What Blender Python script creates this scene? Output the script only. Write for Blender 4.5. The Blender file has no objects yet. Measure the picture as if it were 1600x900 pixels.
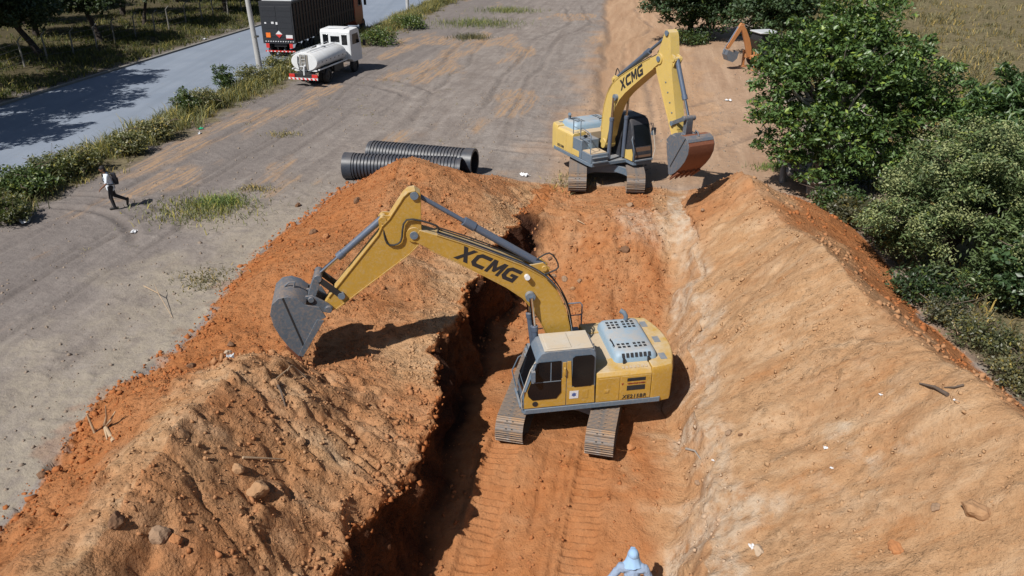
import bpy, bmesh, math, random
import numpy as np
from mathutils import Vector, Matrix, Quaternion
from mathutils.bvhtree import BVHTree

# ------------------------------------------------------------------ camera, world, sun, exposure
S = bpy.context.scene
COL = S.collection
PITCH, FPX, CAMH = math.radians(26.0), 1244.0, 11.0
cam = bpy.data.cameras.new('camera'); cam.sensor_width = 36.0; cam.lens = 36.0*FPX/1600.0
cam.clip_start = 0.1; cam.clip_end = 3000.0
camo = bpy.data.objects.new('camera', cam); COL.objects.link(camo)
camo.location = (0, 0, CAMH); camo.rotation_euler = (math.radians(90)-PITCH, 0, 0)
S.camera = camo
SUN_AZ, SUN_EL = math.radians(222), math.radians(49)      # azimuth clockwise from +Y
W = bpy.data.worlds.new('World'); S.world = W; W.use_nodes = True
wn = W.node_tree.nodes; wl = W.node_tree.links
sky = wn.new('ShaderNodeTexSky'); sky.sky_type = 'NISHITA'; sky.sun_disc = False
sky.sun_elevation = SUN_EL; sky.sun_rotation = SUN_AZ; sky.air_density = 1.0; sky.dust_density = 1.0; sky.ozone_density = 1.6
wl.new(sky.outputs[0], wn['Background'].inputs[0]); wn['Background'].inputs[1].default_value = 0.05
sl = bpy.data.lights.new('sun', 'SUN'); sl.energy = 4.9; sl.angle = math.radians(0.5); sl.color = (1.0, 0.955, 0.89)
so = bpy.data.objects.new('sun', sl); COL.objects.link(so)
sd = Vector((-math.sin(SUN_AZ)*math.cos(SUN_EL), -math.cos(SUN_AZ)*math.cos(SUN_EL), -math.sin(SUN_EL)))
so.rotation_euler = sd.to_track_quat('-Z', 'Y').to_euler(); so.location = (-30, -30, 40)
S.view_settings.view_transform = 'Standard'; S.view_settings.look = 'None'
S.view_settings.exposure = 0.22; S.view_settings.gamma = 1.0; S.view_settings.use_curve_mapping = False
S.render.engine = 'CYCLES'; S.cycles.max_bounces = 6; S.cycles.transparent_max_bounces = 6

RNG = np.random.default_rng(7); random.seed(7)
R = math.radians
YAW = R(10); SY, CY = math.sin(YAW), math.cos(YAW)
def uv2xy(u, v): return u*SY + v*CY, u*CY - v*SY
def xy2uv(x, y): return x*SY + y*CY, x*CY - y*SY
def pix_dir(px, py):
    a, b = (px-800)/FPX, (450-py)/FPX
    return Vector((a, math.cos(PITCH)+b*math.sin(PITCH), -math.sin(PITCH)+b*math.cos(PITCH)))
def pix(px, py, z=0.0):
    d = pix_dir(px, py); return Vector((0, 0, CAMH)) + d*((z-CAMH)/d.z)

# ------------------------------------------------------------------ materials
def new_mat(name):
    m = bpy.data.materials.new(name); m.use_nodes = True
    nt = m.node_tree; return m, nt, nt.nodes, nt.links, nt.nodes['Principled BSDF']
def ramp(nodes, stops, interp='LINEAR'):
    r = nodes.new('ShaderNodeValToRGB'); r.color_ramp.interpolation = interp
    el = r.color_ramp.elements
    el[0].position, el[0].color = stops[0][0], (*stops[0][1], 1)
    el[1].position, el[1].color = stops[-1][0], (*stops[-1][1], 1)
    for p, c in stops[1:-1]:
        e = el.new(p); e.color = (*c, 1)
    return r
def noise(nodes, links, scale, detail=4, rough=.55, vec=None, dist=0.0):
    n = nodes.new('ShaderNodeTexNoise'); n.inputs['Scale'].default_value = scale
    n.inputs['Detail'].default_value = detail; n.inputs['Roughness'].default_value = rough
    n.inputs['Distortion'].default_value = dist
    if vec is not None: links.new(vec, n.inputs['Vector'])
    return n.outputs['Fac']
def mixc(nodes, links, fac, a, b, mode='MIX'):
    m = nodes.new('ShaderNodeMix'); m.data_type = 'RGBA'; m.blend_type = mode
    for sock, val in ((m.inputs[0], fac), (m.inputs[6], a), (m.inputs[7], b)):
        if isinstance(val, (int, float)): sock.default_value = val
        elif isinstance(val, tuple): sock.default_value = (*val, 1)
        else: links.new(val, sock)
    return m.outputs[2]
def mth(nodes, links, op, a, b=None, clamp=False):
    m = nodes.new('ShaderNodeMath'); m.operation = op; m.use_clamp = clamp
    for i, val in enumerate((a, b)):
        if val is None: continue
        if isinstance(val, (int, float)): m.inputs[i].default_value = val
        else: links.new(val, m.inputs[i])
    return m.outputs[0]
def maprange(nodes, links, x, a, b, c=0.0, d=1.0):
    m = nodes.new('ShaderNodeMapRange'); m.inputs[1].default_value = a; m.inputs[2].default_value = b
    m.inputs[3].default_value = c; m.inputs[4].default_value = d; links.new(x, m.inputs[0]); return m.outputs[0]
def bump(nodes, links, h, strength, dist, bsdf, normal=None):
    b = nodes.new('ShaderNodeBump'); b.inputs['Strength'].default_value = strength; b.inputs['Distance'].default_value = dist
    links.new(h, b.inputs['Height'])
    if normal is not None: links.new(normal, b.inputs['Normal'])
    if bsdf: links.new(b.outputs[0], bsdf.inputs['Normal'])
    return b.outputs[0]
MAT = {}
def paint(name, col, rough=.45, dust=.5, dustcol=(.40, .27, .17), metal=0.0, wear=.25, spec=.5):
    """coated metal with soil dust lying on upward faces, and stains"""
    m, nt, N, L, P = new_mat(name)
    tc = N.new('ShaderNodeTexCoord').outputs['Object']
    n1 = noise(N, L, 2.3, 5, .6, tc); n2 = noise(N, L, 14, 5, .65, tc)
    geo = N.new('ShaderNodeNewGeometry'); sep = N.new('ShaderNodeSeparateXYZ'); L.new(geo.outputs['Normal'], sep.inputs[0])
    up = maprange(N, L, sep.outputs[2], .35, .95)
    d = mth(N, L, 'MULTIPLY', up, maprange(N, L, n1, .30, .62))
    side = mth(N, L, 'MULTIPLY', maprange(N, L, n2, .46, .72), wear)
    fac = mth(N, L, 'ADD', mth(N, L, 'MULTIPLY', d, dust), side, clamp=True)
    var = mixc(N, L, mth(N, L, 'MULTIPLY', maprange(N, L, n1, .3, .7), .35), col, tuple(c*.68 for c in col))
    c = mixc(N, L, fac, var, dustcol)
    n3 = noise(N, L, 5.0, 6, .75, tc, 1.2); c = mixc(N, L, mth(N, L, 'MULTIPLY', maprange(N, L, n3, .60, .70), wear*1.3, True), c, tuple(q*.30+.012 for q in col))
    n4 = noise(N, L, 38, 3, .6, tc); c = mixc(N, L, mth(N, L, 'MULTIPLY', maprange(N, L, n4, .68, .73), wear*1.5, True), c, (.10, .075, .06))
    L.new(c, P.inputs['Base Color'])
    L.new(mth(N, L, 'ADD', mth(N, L, 'MULTIPLY', fac, .45), rough, clamp=True), P.inputs['Roughness'])
    P.inputs['Metallic'].default_value = metal; P.inputs['Specular IOR Level'].default_value = spec
    bump(N, L, n2, .12, .01, P)
    MAT[name] = m; return m
def plain(name, col, rough=.6, metal=0.0, var=.25, scale=6, bumps=.1, spec=.5):
    m, nt, N, L, P = new_mat(name)
    tc = N.new('ShaderNodeTexCoord').outputs['Object']
    n1 = noise(N, L, scale, 5, .6, tc)
    L.new(mixc(N, L, n1, tuple(c*(1-var) for c in col), tuple(min(1, c*(1+var)) for c in col)), P.inputs['Base Color'])
    P.inputs['Roughness'].default_value = rough; P.inputs['Metallic'].default_value = metal
    P.inputs['Specular IOR Level'].default_value = spec
    if bumps: bump(N, L, noise(N, L, scale*5, 4, .6, tc), bumps, .02, P)
    MAT[name] = m; return m
def leafmat(name, rough=.5, trans=.25):
    m, nt, N, L, P = new_mat(name)
    a = N.new('ShaderNodeAttribute'); a.attribute_name = 'tint'
    L.new(a.outputs['Color'], P.inputs['Base Color']); P.inputs['Roughness'].default_value = rough
    P.inputs['Specular IOR Level'].default_value = .5
    t = N.new('ShaderNodeBsdfTranslucent'); L.new(mixc(N, L, .5, a.outputs['Color'], (.16, .26, .03)), t.inputs[0])
    mx = N.new('ShaderNodeMixShader'); mx.inputs[0].default_value = trans
    L.new(P.outputs[0], mx.inputs[1]); L.new(t.outputs[0], mx.inputs[2])
    L.new(mx.outputs[0], N['Material Output'].inputs[0]); MAT[name] = m; return m
paint('cabblack', (.03, .034, .045), .5, .25, (.25, .2, .16), wear=.15)
paint('yellow', (.455, .270, .042), .48, .85, (.47, .37, .24), wear=.36)
paint('yellow_old', (.58, .42, .12), .5, .8, (.50, .40, .27), wear=.32)
paint('bluegrey', (.115, .165, .225), .45, .45, (.40, .33, .26), wear=.22)
paint('hoodgrey', (.24, .36, .47), .5, .5, (.45, .36, .27), wear=.2)
paint('deckdust', (.46, .36, .24), .8, .8, (.46, .36, .25), wear=.5)
paint('roofgrey', (.46, .43, .38), .6, .9, (.46, .38, .28), wear=.3)
paint('bucketsteel', (.135, .170, .215), .42, .5, (.36, .25, .17), metal=.35, wear=.5)
paint('buckettop', (.10, .11, .13), .5, .3, (.30, .16, .09), metal=.2, wear=.55)
paint('rustbucket', (.17, .058, .030), .75, .3, (.27, .12, .06), metal=0, wear=.4)
paint('tracksteel', (.17, .17, .175), .5, .8, (.43, .27, .15), metal=.45, wear=.4)
paint('cylsteel', (.10, .135, .20), .35, .3, (.36, .28, .2), metal=.2, wear=.12)
paint('orange', (.44, .18, .06), .5, .3, (.5, .36, .24), wear=.2)
paint('whitepaint', (.66, .69, .72), .45, .3, (.5, .44, .37), wear=.14)
paint('truckdark', (.016, .019, .026), .6, .2, (.12, .10, .09), wear=.08)
paint('truckbrown', (.060, .036, .028), .7, .2, (.16, .11, .08), wear=.25)
paint('truckorange', (.36, .075, .028), .45, .2, (.3, .22, .16), wear=.2)
plain('chrome', (.62, .62, .63), .18, 1.0, .05, 8, 0)
plain('glass', (.006, .007, .009), .12, 0, .2, 3, 0, .35)
plain('glass_tan', (.16, .10, .07), .35, 0, .2, 3, 0, .5)
plain('rubber', (.022, .022, .023), .75, 0, .3, 9, .2)
plain('black', (.02, .02, .022), .55, 0, .2, 9, .05)
plain('letter', (.018, .018, .022), .6, 0, .2, 9, 0)
plain('letterred', (.22, .035, .02), .6, 0, .2, 9, 0)
plain('red', (.52, .03, .025), .45, 0, .15, 5, 0)
plain('signorange', (.75, .17, .02), .5, 0, .1, 5, 0)
plain('white', (.62, .63, .65), .5, 0, .06, 5, 0)
plain('stickblue', (.06, .10, .28), .5, 0, .1, 5, 0)
paint('pipeblack', (.026, .036, .054), .42, .22, (.26, .21, .17), wear=.10)
plain('pipeinner', (.016, .018, .022), .5, 0, .3, 4, .05)
plain('concrete', (.40, .40, .40), .85, 0, .2, 3, .3)
plain('postconcrete', (.20, .19, .17), .9, 0, .25, 5, .3)
plain('wire', (.14, .14, .13), .6, .5, .2, 5, 0)
plain('skin', (.16, .075, .045), .6, 0, .15, 9, .05)
plain('hair', (.012, .010, .010), .7, 0, .2, 20, .2)
plain('shirtwhite', (.70, .76, .84), .85, 0, .08, 6, .15)
plain('trousers', (.018, .018, .022), .85, 0, .2, 9, .15)
plain('shoe', (.012, .012, .013), .6, 0, .2, 9, .1)
plain('workblue', (.23, .30, .42), .85, 0, .15, 7, .25)
plain('worknavy', (.05, .055, .12), .85, 0, .15, 7, .25)
plain('hatblue', (.27, .42, .62), .85, 0, .08, 7, .2)
plain('bag', (.014, .015, .022), .8, 0, .3, 9, .2)
plain('bark', (.115, .085, .066), .9, 0, .45, 7, .8)
plain('barkdark', (.045, .034, .028), .9, 0, .4, 7, .8)
plain('barkgrey', (.30, .27, .24), .9, 0, .35, 8, .6)
plain('drywood', (.42, .30, .19), .85, 0, .3, 9, .4)
plain('greenplastic', (.03, .34, .17), .4, 0, .2, 9, 0)
plain('tarp', (.5, .52, .54), .5, 0, .2, 6, .2)
leafmat('leaf', .42); leafmat('leafdark', .6, .15); leafmat('grass', .7, .3)

# ------------------------------------------------------------------ mesh helpers
class MB:
    def __init__(s, M=None): s.v = []; s.f = []; s.M = M or Matrix()
    def add(s, vs, fs):
        o = len(s.v); M = s.M
        s.v += [tuple(M @ Vector(p)) for p in vs]; s.f += [tuple(i+o for i in f) for f in fs]; return s
    def box(s, x0, x1, y0, y1, z0, z1):
        return s.add([(x0,y0,z0),(x1,y0,z0),(x1,y1,z0),(x0,y1,z0),(x0,y0,z1),(x1,y0,z1),(x1,y1,z1),(x0,y1,z1)],
                     [(3,2,1,0),(4,5,6,7),(0,1,5,4),(1,2,6,5),(2,3,7,6),(3,0,4,7)])
    def prism(s, poly, y0, y1, axes='xz'):
        """extrude a polygon given in the axes plane along the third axis"""
        n = len(poly)
        def P(a, b, c):
            return {'xz': (a, c, b), 'xy': (a, b, c), 'yz': (c, a, b)}[axes]
        vs = [P(a, b, y0) for a, b in poly] + [P(a, b, y1) for a, b in poly]
        fs = [tuple(range(n)), tuple(range(2*n-1, n-1, -1))] + [(i, i+n, (i+1) % n + n, (i+1) % n) for i in range(n)]
        return s.add(vs, fs)
    def loft(s, rings, cap=True, close=False):
        n = len(rings[0]); vs = [p for r in rings for p in r]; fs = []
        m = len(rings)
        for k in range(m-1 if not close else m):
            a, b = k*n, ((k+1) % m)*n
            fs += [(a+i, a+(i+1) % n, b+(i+1) % n, b+i) for i in range(n)]
        if cap and not close: fs += [tuple(range(n-1, -1, -1)), tuple(range((m-1)*n, m*n))]
        return s.add(vs, fs)
    def tube(s, path, r, n=8, cap=True):
        path = [Vector(p) for p in path]; rs = r if isinstance(r, (list, tuple)) else [r]*len(path)
        rings = []; prev = None
        for i, p in enumerate(path):
            t = (path[min(i+1, len(path)-1)] - path[max(i-1, 0)])
            t = t.normalized() if t.length > 1e-9 else Vector((0, 0, 1))
            if prev is None:
                a = t.cross(Vector((0, 0, 1)));  a = a if a.length > .05 else t.cross(Vector((1, 0, 0)))
            else: a = prev - t*prev.dot(t)
            a.normalize(); prev = a; b = t.cross(a)
            rings.append([p + (a*math.cos(2*math.pi*k/n) + b*math.sin(2*math.pi*k/n))*rs[i] for k in range(n)])
        return s.loft(rings, cap)
    def cyl(s, p0, p1, r, r1=None, n=14): return s.tube([p0, p1], [r, r if r1 is None else r1], n)
    def sphere(s, c, r, n=12, m=8):
        r = r if isinstance(r, (tuple, list)) else (r, r, r)
        vs = [(c[0], c[1], c[2]-r[2])]; fs = []
        for j in range(1, m):
            a = math.pi*j/m - math.pi/2
            vs += [(c[0]+r[0]*math.cos(a)*math.cos(2*math.pi*i/n), c[1]+r[1]*math.cos(a)*math.sin(2*math.pi*i/n), c[2]+r[2]*math.sin(a)) for i in range(n)]
        vs.append((c[0], c[1], c[2]+r[2])); t = len(vs)-1
        fs += [(0, 1+(i+1) % n, 1+i) for i in range(n)]
        for j in range(m-2):
            a = 1+j*n; fs += [(a+i, a+(i+1) % n, a+n+(i+1) % n, a+n+i) for i in range(n)]
        a = 1+(m-2)*n; fs += [(a+i, a+(i+1) % n, t) for i in range(n)]
        return s.add(vs, fs)
    def build(s, name, mat, parent=None, smooth=None, bevel=0, seg=2):
        me = bpy.data.meshes.new(name); me.from_pydata(s.v, [], s.f)
        bm = bmesh.new(); bm.from_mesh(me); bmesh.ops.recalc_face_normals(bm, faces=bm.faces); bm.to_mesh(me); bm.free()
        me.materials.append(MAT[mat] if isinstance(mat, str) else mat)
        o = bpy.data.objects.new(name, me); COL.objects.link(o); o.parent = parent
        if smooth is not None:
            me.polygons.foreach_set('use_smooth', [True]*len(me.polygons)); me.set_sharp_from_angle(angle=R(smooth))
        if bevel:
            b = o.modifiers.new('bevel', 'BEVEL'); b.width = bevel; b.segments = seg; b.limit_method = 'ANGLE'; b.angle_limit = R(35); b.harden_normals = False
        return o
def tag(o, label=None, cat=None, group=None, kind=None):
    if label: o['label'] = label
    if cat: o['category'] = cat
    if group: o['group'] = group
    if kind: o['kind'] = kind
    return o
def empty(name, loc, rz=0, label=None, cat=None, group=None):
    o = bpy.data.objects.new(name, None); COL.objects.link(o); o.location = loc; o.rotation_euler = (0, 0, rz)
    o.empty_display_size = .3
    return tag(o, label, cat, group)
def np_mesh(name, V, Fq, mat, parent=None, smooth=False, colors=None, attr='tint'):
    """V (n,3) float, Fq (m,k) int"""
    me = bpy.data.meshes.new(name); k = Fq.shape[1]
    me.vertices.add(len(V)); me.vertices.foreach_set('co', np.ascontiguousarray(V, dtype=np.float32).ravel())
    me.loops.add(Fq.size); me.loops.foreach_set('vertex_index', np.ascontiguousarray(Fq, dtype=np.int32).ravel())
    me.polygons.add(len(Fq)); me.polygons.foreach_set('loop_start', np.arange(0, Fq.size, k, dtype=np.int32))
    if smooth: me.polygons.foreach_set('use_smooth', np.ones(len(Fq), dtype=bool))
    me.update(calc_edges=True)
    if colors is not None:
        a = me.attributes.new(attr, 'FLOAT_COLOR', 'POINT')
        c = np.ones((len(V), 4), dtype=np.float32); c[:, :colors.shape[1]] = colors; a.data.foreach_set('color', c.ravel())
    me.materials.append(MAT[mat] if isinstance(mat, str) else mat)
    o = bpy.data.objects.new(name, me); COL.objects.link(o); o.parent = parent; return o
def text_mesh(name, body, size, mat, parent, M, extrude=.004, offset=.02, shear=.25, sx=1.0, spacing=1.0):
    cu = bpy.data.curves.new('txt', 'FONT'); cu.body = body; cu.size = size; cu.extrude = extrude; cu.offset = offset
    cu.shear = shear; cu.space_character = spacing; cu.align_x = 'CENTER'; cu.align_y = 'CENTER'; cu.resolution_u = 3
    t = bpy.data.objects.new('txt', cu); COL.objects.link(t)
    dg = bpy.context.evaluated_depsgraph_get(); me = bpy.data.meshes.new_from_object(t.evaluated_get(dg))
    bpy.data.objects.remove(t); bpy.data.curves.remove(cu)
    me.transform(M @ Matrix.Diagonal((sx, 1, 1, 1))); me.materials.clear(); me.materials.append(MAT[mat]); me.name = name
    o = bpy.data.objects.new(name, me); COL.objects.link(o); o.parent = parent; return o

# ------------------------------------------------------------------ numpy value noise
_P = RNG.random((256, 256)).astype(np.float32)
def vnoise(x, y):
    xi = np.floor(x).astype(int); yi = np.floor(y).astype(int); fx = x-xi; fy = y-yi
    fx = fx*fx*fx*(fx*(fx*6-15)+10); fy = fy*fy*fy*(fy*(fy*6-15)+10)
    a = _P[xi & 255, yi & 255]; b = _P[(xi+1) & 255, yi & 255]; c = _P[xi & 255, (yi+1) & 255]; d = _P[(xi+1) & 255, (yi+1) & 255]
    return (a*(1-fx)+b*fx)*(1-fy) + (c*(1-fx)+d*fx)*fy - .5
def fbm(x, y, sc, octv=4, gain=.5):
    t = 0; a = 1.0; f = 1.0/sc
    for k in range(octv):
        t = t + a*vnoise(x*f + 17.3*k, y*f + 9.1*k); a *= gain; f *= 2.03
    return t
def sstep(x, a, b):
    t = np.clip((x-a)/(b-a), 0, 1); return t*t*(3-2*t)

# ------------------------------------------------------------------ ground: one lofted sheet with trench and spoil heaps
KU = [-30, 4, 8, 11, 14, 15.6, 16.6, 18, 20, 22, 24, 25.5, 27.5, 28.6, 29.3, 30.2, 31.5, 33, 35]
def tab(vals): return lambda u: np.interp(u, KU, vals)
LTv = tab([-12,-11.5,-11.6,-12.0,-12.7,-12.6,-12.4,-12.3,-12.6,-12.9,-13.0,-13.0,-12.8,-12.7,-12.7,-12.7,-12.5,-11.6,-10.5])
LCv = tab([-8.4,-8.4,-8.4,-8.5,-8.7,-8.8,-8.8,-8.9,-9.0,-9.0,-9.0,-9.1,-9.3,-9.4,-9.4,-9.4,-9.4,-9.2,-9.0])
LCz = tab([0,1.8,1.75,1.8,1.75,.95,.5,.5,.8,1.05,1.3,1.55,1.9,2.25,2.15,1.5,.55,.05,0])
LPv = tab([-5.4,-5.5,-5.45,-5.3,-5.1,-5.15,-5.15,-5.3,-5.4,-5.4,-5.3,-5.1,-4.65,-4.4,-4.2,-4.2,-4.2,-4.2,-4.2])
LPz = tab([0,-.7,-.7,-.6,-.45,-.3,-.15,0,.1,.2,.3,.3,.35,.2,.1,.05,.02,0,0])
FLz = tab([0,-5.0,-4.6,-3.85,-3.05,-2.6,-2.28,-2.2,-2.2,-2.15,-2.0,-1.75,-.75,-.12,.04,.03,0,0,0])
RBv = tab([1.2,1.2,1.2,1.15,1.1,1.1,1.1,1.1,1.15,1.2,1.2,1.2,1.1,1.0,.9,.9,.9,.9,.9])
RTv = tab([2.2,2.2,2.2,2.1,2.05,2.0,1.95,1.9,1.9,1.9,1.9,1.85,1.7,1.55,1.4,1.4,1.4,1.4,1.4])
RTz = tab([0,-1.9,-1.8,-1.55,-1.2,-1.1,-1.0,-.9,-.85,-.75,-.6,-.45,.0,.18,.2,.15,.05,0,0])
RCv = tab([9.5,9.5,9.0,8.4,7.3,6.95,6.65,6.2,5.65,5.2,4.85,4.5,4.1,3.85,3.7,3.6,3.6,3.7,3.7])
RCz = tab([0,2.7,2.65,2.5,2.3,2.2,2.1,2.05,2.0,2.0,1.9,1.8,1.85,2.0,2.05,1.75,.95,.2,0])
ROv = tab([13,13,12.4,11.5,10.4,9.9,9.7,9.3,8.8,8.25,8.2,8.2,8.0,7.8,7.6,7.3,6.9,6.3,5.8])
def geom(a, b, n): # geometric spacing a->b
    t = np.linspace(0, 1, n, endpoint=False); return a + (b-a)*t
rows = np.concatenate([-np.geomspace(600, 30, 10), np.linspace(-30, 4, 14, endpoint=False)[1:], np.arange(4, 9.6, .12), np.arange(9.6, 12.6, .065), np.arange(12.6, 17.6, .045),
                       np.arange(17.6, 33, .075), np.arange(33, 50, .13), np.arange(50, 112, .32), np.geomspace(112, 700, 26)])
U = rows[:, None]
segs = []   # (vstart fn, vend fn, zstart fn, zend fn, n, segment id)
zf = lambda u: np.zeros_like(u)
cst = lambda c: (lambda u: np.full_like(u, c))
segs = [(cst(-700.), cst(-62.), zf, zf, 18, 0), (cst(-62.), cst(-30.), zf, zf, 70, 0), (cst(-30.), cst(-16.), zf, zf, 95, 0), (cst(-16.), LTv, zf, zf, 34, 0),
        (LTv, LCv, zf, LCz, 56, 1), (LCv, LPv, LCz, LPz, 58, 2), (LPv, lambda u: LPv(u)+.55, LPz, FLz, 36, 3),
        (lambda u: LPv(u)+.55, RBv, FLz, FLz, 84, 4), (RBv, RTv, FLz, RTz, 24, 5), (RTv, RCv, RTz, RCz, 66, 6), (RCv, ROv, RCz, zf, 44, 7),
        (ROv, cst(22.), zf, zf, 80, 0), (cst(22.), cst(62.), zf, zf, 70, 0), (cst(62.), cst(700.), zf, zf, 18, 0)]
Vc, Zc, ID, TT = [], [], [], []
for i, (va, vb, za, zb, n, sid) in enumerate(segs):
    t = np.linspace(0, 1, n, endpoint=(i == len(segs)-1))
    if i == 0: t = 1-(1-t)**3
    if i == len(segs)-1: t = t**3
    a, b = va(U), vb(U); Vc.append(a+(b-a)*t); a, b = za(U), zb(U); Zc.append(a+(b-a)*t)
    ID += [sid]*n; TT += list(t)
V = np.concatenate(Vc, 1); Z = np.concatenate(Zc, 1); ID = np.array(ID); TT = np.array(TT)
UU = np.broadcast_to(U, V.shape).copy()
# round the crests and toes, keep the lip of the trench sharp
w = np.where((ID == 3), 0.0, 1.0); w[(ID == 2) & (TT > .93)] = 0.15; w[(ID == 4) & (TT < .02)] = 0.3
for k in range(26):
    Zs = Z.copy(); Zs[:, 1:-1] = (Z[:, :-2]+2*Z[:, 1:-1]+Z[:, 2:])/4; Z = Z+(Zs-Z)*w
near = (rows > 3) & (rows < 36)
for k in range(8):
    Zs = Z.copy(); Zs[1:-1] = (Z[:-2]+2*Z[1:-1]+Z[2:])/4; Z[near] = Zs[near]
inex = np.isin(ID, [1, 2, 3, 4, 5, 6, 7]).astype(float)[None, :]
env = sstep(UU, -12, 0)*(1-sstep(UU, 31.5, 34.0))        # extent of the diggings along u
ex = inex*env
# ragged lip and lumpy wall
nl = fbm(UU, Z*.8, 1.9, 4, .55)*.8 + fbm(UU*1.0, Z*.6, .5, 4, .6)*.34
lipw = np.zeros(V.shape[1]); lipw[ID == 3] = 1-TT[ID == 3]*.25; sel = ID == 2; lipw[sel] = sstep(TT[sel], .55, 1.0); sel = ID == 4; lipw[sel] = (1-sstep(TT[sel], 0, .14))*.7
V = V + nl*lipw[None, :]*env
rw = np.zeros(V.shape[1]); rw[ID == 5] = 1; sel = ID == 6; rw[sel] = 1-sstep(TT[sel], 0, .15)
V = V + (fbm(UU+40, Z*.7, 1.6, 4, .55)*.5)*rw[None, :]*env
# gully cut into the left lip and slumps
ridge = 1-2*np.abs(fbm(UU+5, V+3, 1.7, 4, .55))
amp = np.zeros(V.shape[1])
for sid, a in ((1, .75), (2, 1.0), (3, .35), (4, .55), (5, .7), (6, .5), (7, .6)): amp[ID == sid] = a
fall = np.zeros(V.shape[1])  # fade towards toes
for k in range(V.shape[1]):
    fall[k] = {1: min(1, .25+TT[k]*2.5), 7: min(1, .25+(1-TT[k])*2.5)}.get(int(ID[k]), 1.0)
A = (amp*fall)[None, :]*ex
Z = Z + A*(fbm(UU, V, 3.6, 3, .5)*.55 + fbm(UU+31, V-11, 1.2, 4, .5)*.15 + fbm(UU-7, V+5, .28, 3, .6)*.055)
# near-left heap is rougher: blocks and hollows
heap = np.isin(ID, [1, 2])[None, :]*(1-sstep(UU, 15.5, 17))*env
blk = fbm(UU*1.1+3, V*1.1-8, .8, 3, .6)
Z = Z + heap*(np.maximum(blk-.24, 0)*.5 - np.maximum(-.28-blk, 0)*.45 - np.maximum(0, .10-np.abs(fbm(UU*1.2+V*.4+8, V*.55, 1.5, 4, .55)))*1.1)
digm = np.exp(-(((UU-17.3)/1.0)**2+((V+9.6)/1.2)**2))*env*inex; Z = Z - digm*.25*(.6+fbm(UU, V, .5, 3))
# runnels on the lit right slope, running down to the trench
Z = Z + ((ID == 6)[None, :]*env)*(fbm(UU*1.6+V*.5, V*.45, 1.3, 5, .5)*.10 + fbm(UU+13, V-9, 2.6, 4, .55)*.28 - np.maximum(0, .12-np.abs(fbm(UU*.8-V*.5+3, V*.6, 2.2, 4, .55)))*.55)
# rubble fan on the end slope
endm = ((UU > 22.5) & (UU < 29.5))*(ID == 4)[None, :]
Z = Z + endm*(fbm(UU*.8, V*2.0, 1.1, 4, .5)*.26 + np.exp(-((V+1.2)/1.0)**2)*.35*sstep(UU, 24, 27)*(1-sstep(UU, 28, 29.3)))
# crawler prints in the floor
pv = V + 3.2 - (UU-17.3)*math.tan(R(3)); pv2 = V + .78 - (UU-17.3)*math.tan(R(3))
fl = (ID == 4)[None, :]*(UU > 6)*(UU < 17.6)
for q in (pv, pv2):
    band = 1-sstep(np.abs(q), .34, .44)
    Z = Z + fl*band*(-.08 + .055*np.clip(np.sin(UU*2*math.pi/.19+fbm(UU, V, 1.2, 2)*2.0)*2, -.5, 1)*(.55+.9*np.clip(fbm(UU+3, V+8, 1.1, 3)+.5, 0, 1)))
    Z = Z + fl*np.exp(-((np.abs(q)-.5)/.07)**2)*.07*(.6+fbm(UU, V, .5, 3))
for q0, d in ((1.15, .10), (1.55, .06), (-.62, .07)):      # drag furrows and ridges between the prints
    q = V+2.0-(UU-17.3)*math.tan(R(3))-(q0-1.15); Z = Z - fl*np.exp(-(q/.06)**2)*d*(.5+fbm(UU, V, .9, 3))
Z = Z + fl*np.exp(-((pv2+.55)/.05)**2)*(-.10)
RUT = np.zeros(V.shape)
# field: undulation, wheel ruts, bank beside the dirt track
out = 1-ex
strip = np.clip(sstep(V, -26, -22) + 0, 0, 1)
far = sstep(UU, 34, 44)
Z = Z + out*strip*(fbm(UU*.35, V, 2.6, 4, .5)*.10*(1-sstep(np.abs(V+2), 14, 60)) + fbm(UU, V, .7, 3)*.025)
vs = np.interp(UU, [34, 40, 54, 90, 120], [-3.3, -3.5, -3.7, -5.5, -7]) + fbm(UU, V*0, 6, 3)*.9
Z = Z - far*out*(sstep(V-vs, -.5, .35) - sstep(V-vs, 5.5, 10))*.28*(V > -14)*(V < 14)
for v0, wd, dp, u0, u1 in ((-17.2, .13, .045, 9, 58), (-19.0, .13, .05, 7, 62), (-19.5, .08, .03, 14, 50), (-21.9, .14, .05, 16, 80), (-23.6, .12, .04, 28, 84), (-13.8, .2, .05, 38, 90), (-15.7, .2, .05, 40, 95), (-9.4, .22, .05, 44, 100), (-7.5, .22, .05, 40, 100), (-1.5, .25, .05, 38, 110), (.4, .25, .05, 38, 110)):
    q = V-v0-fbm(UU*.5, V*0+(8 if v0 > -10 else 3 if v0 > -16.5 else 5), 7, 3)*2.4
    msk = sstep(UU, u0, u0+4)*(1-sstep(UU, u1-6, u1))
    Z = Z + out*msk*(-np.exp(-(q/wd)**2)*dp + np.exp(-((np.abs(q)-wd*1.6)/(wd*.6))**2)*dp*.45); RUT = np.maximum(RUT, out*msk*np.exp(-(q/(wd*.9))**2)*sstep(fbm(UU*.6+v0, V, 2.5, 3), -.35, .1))
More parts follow.
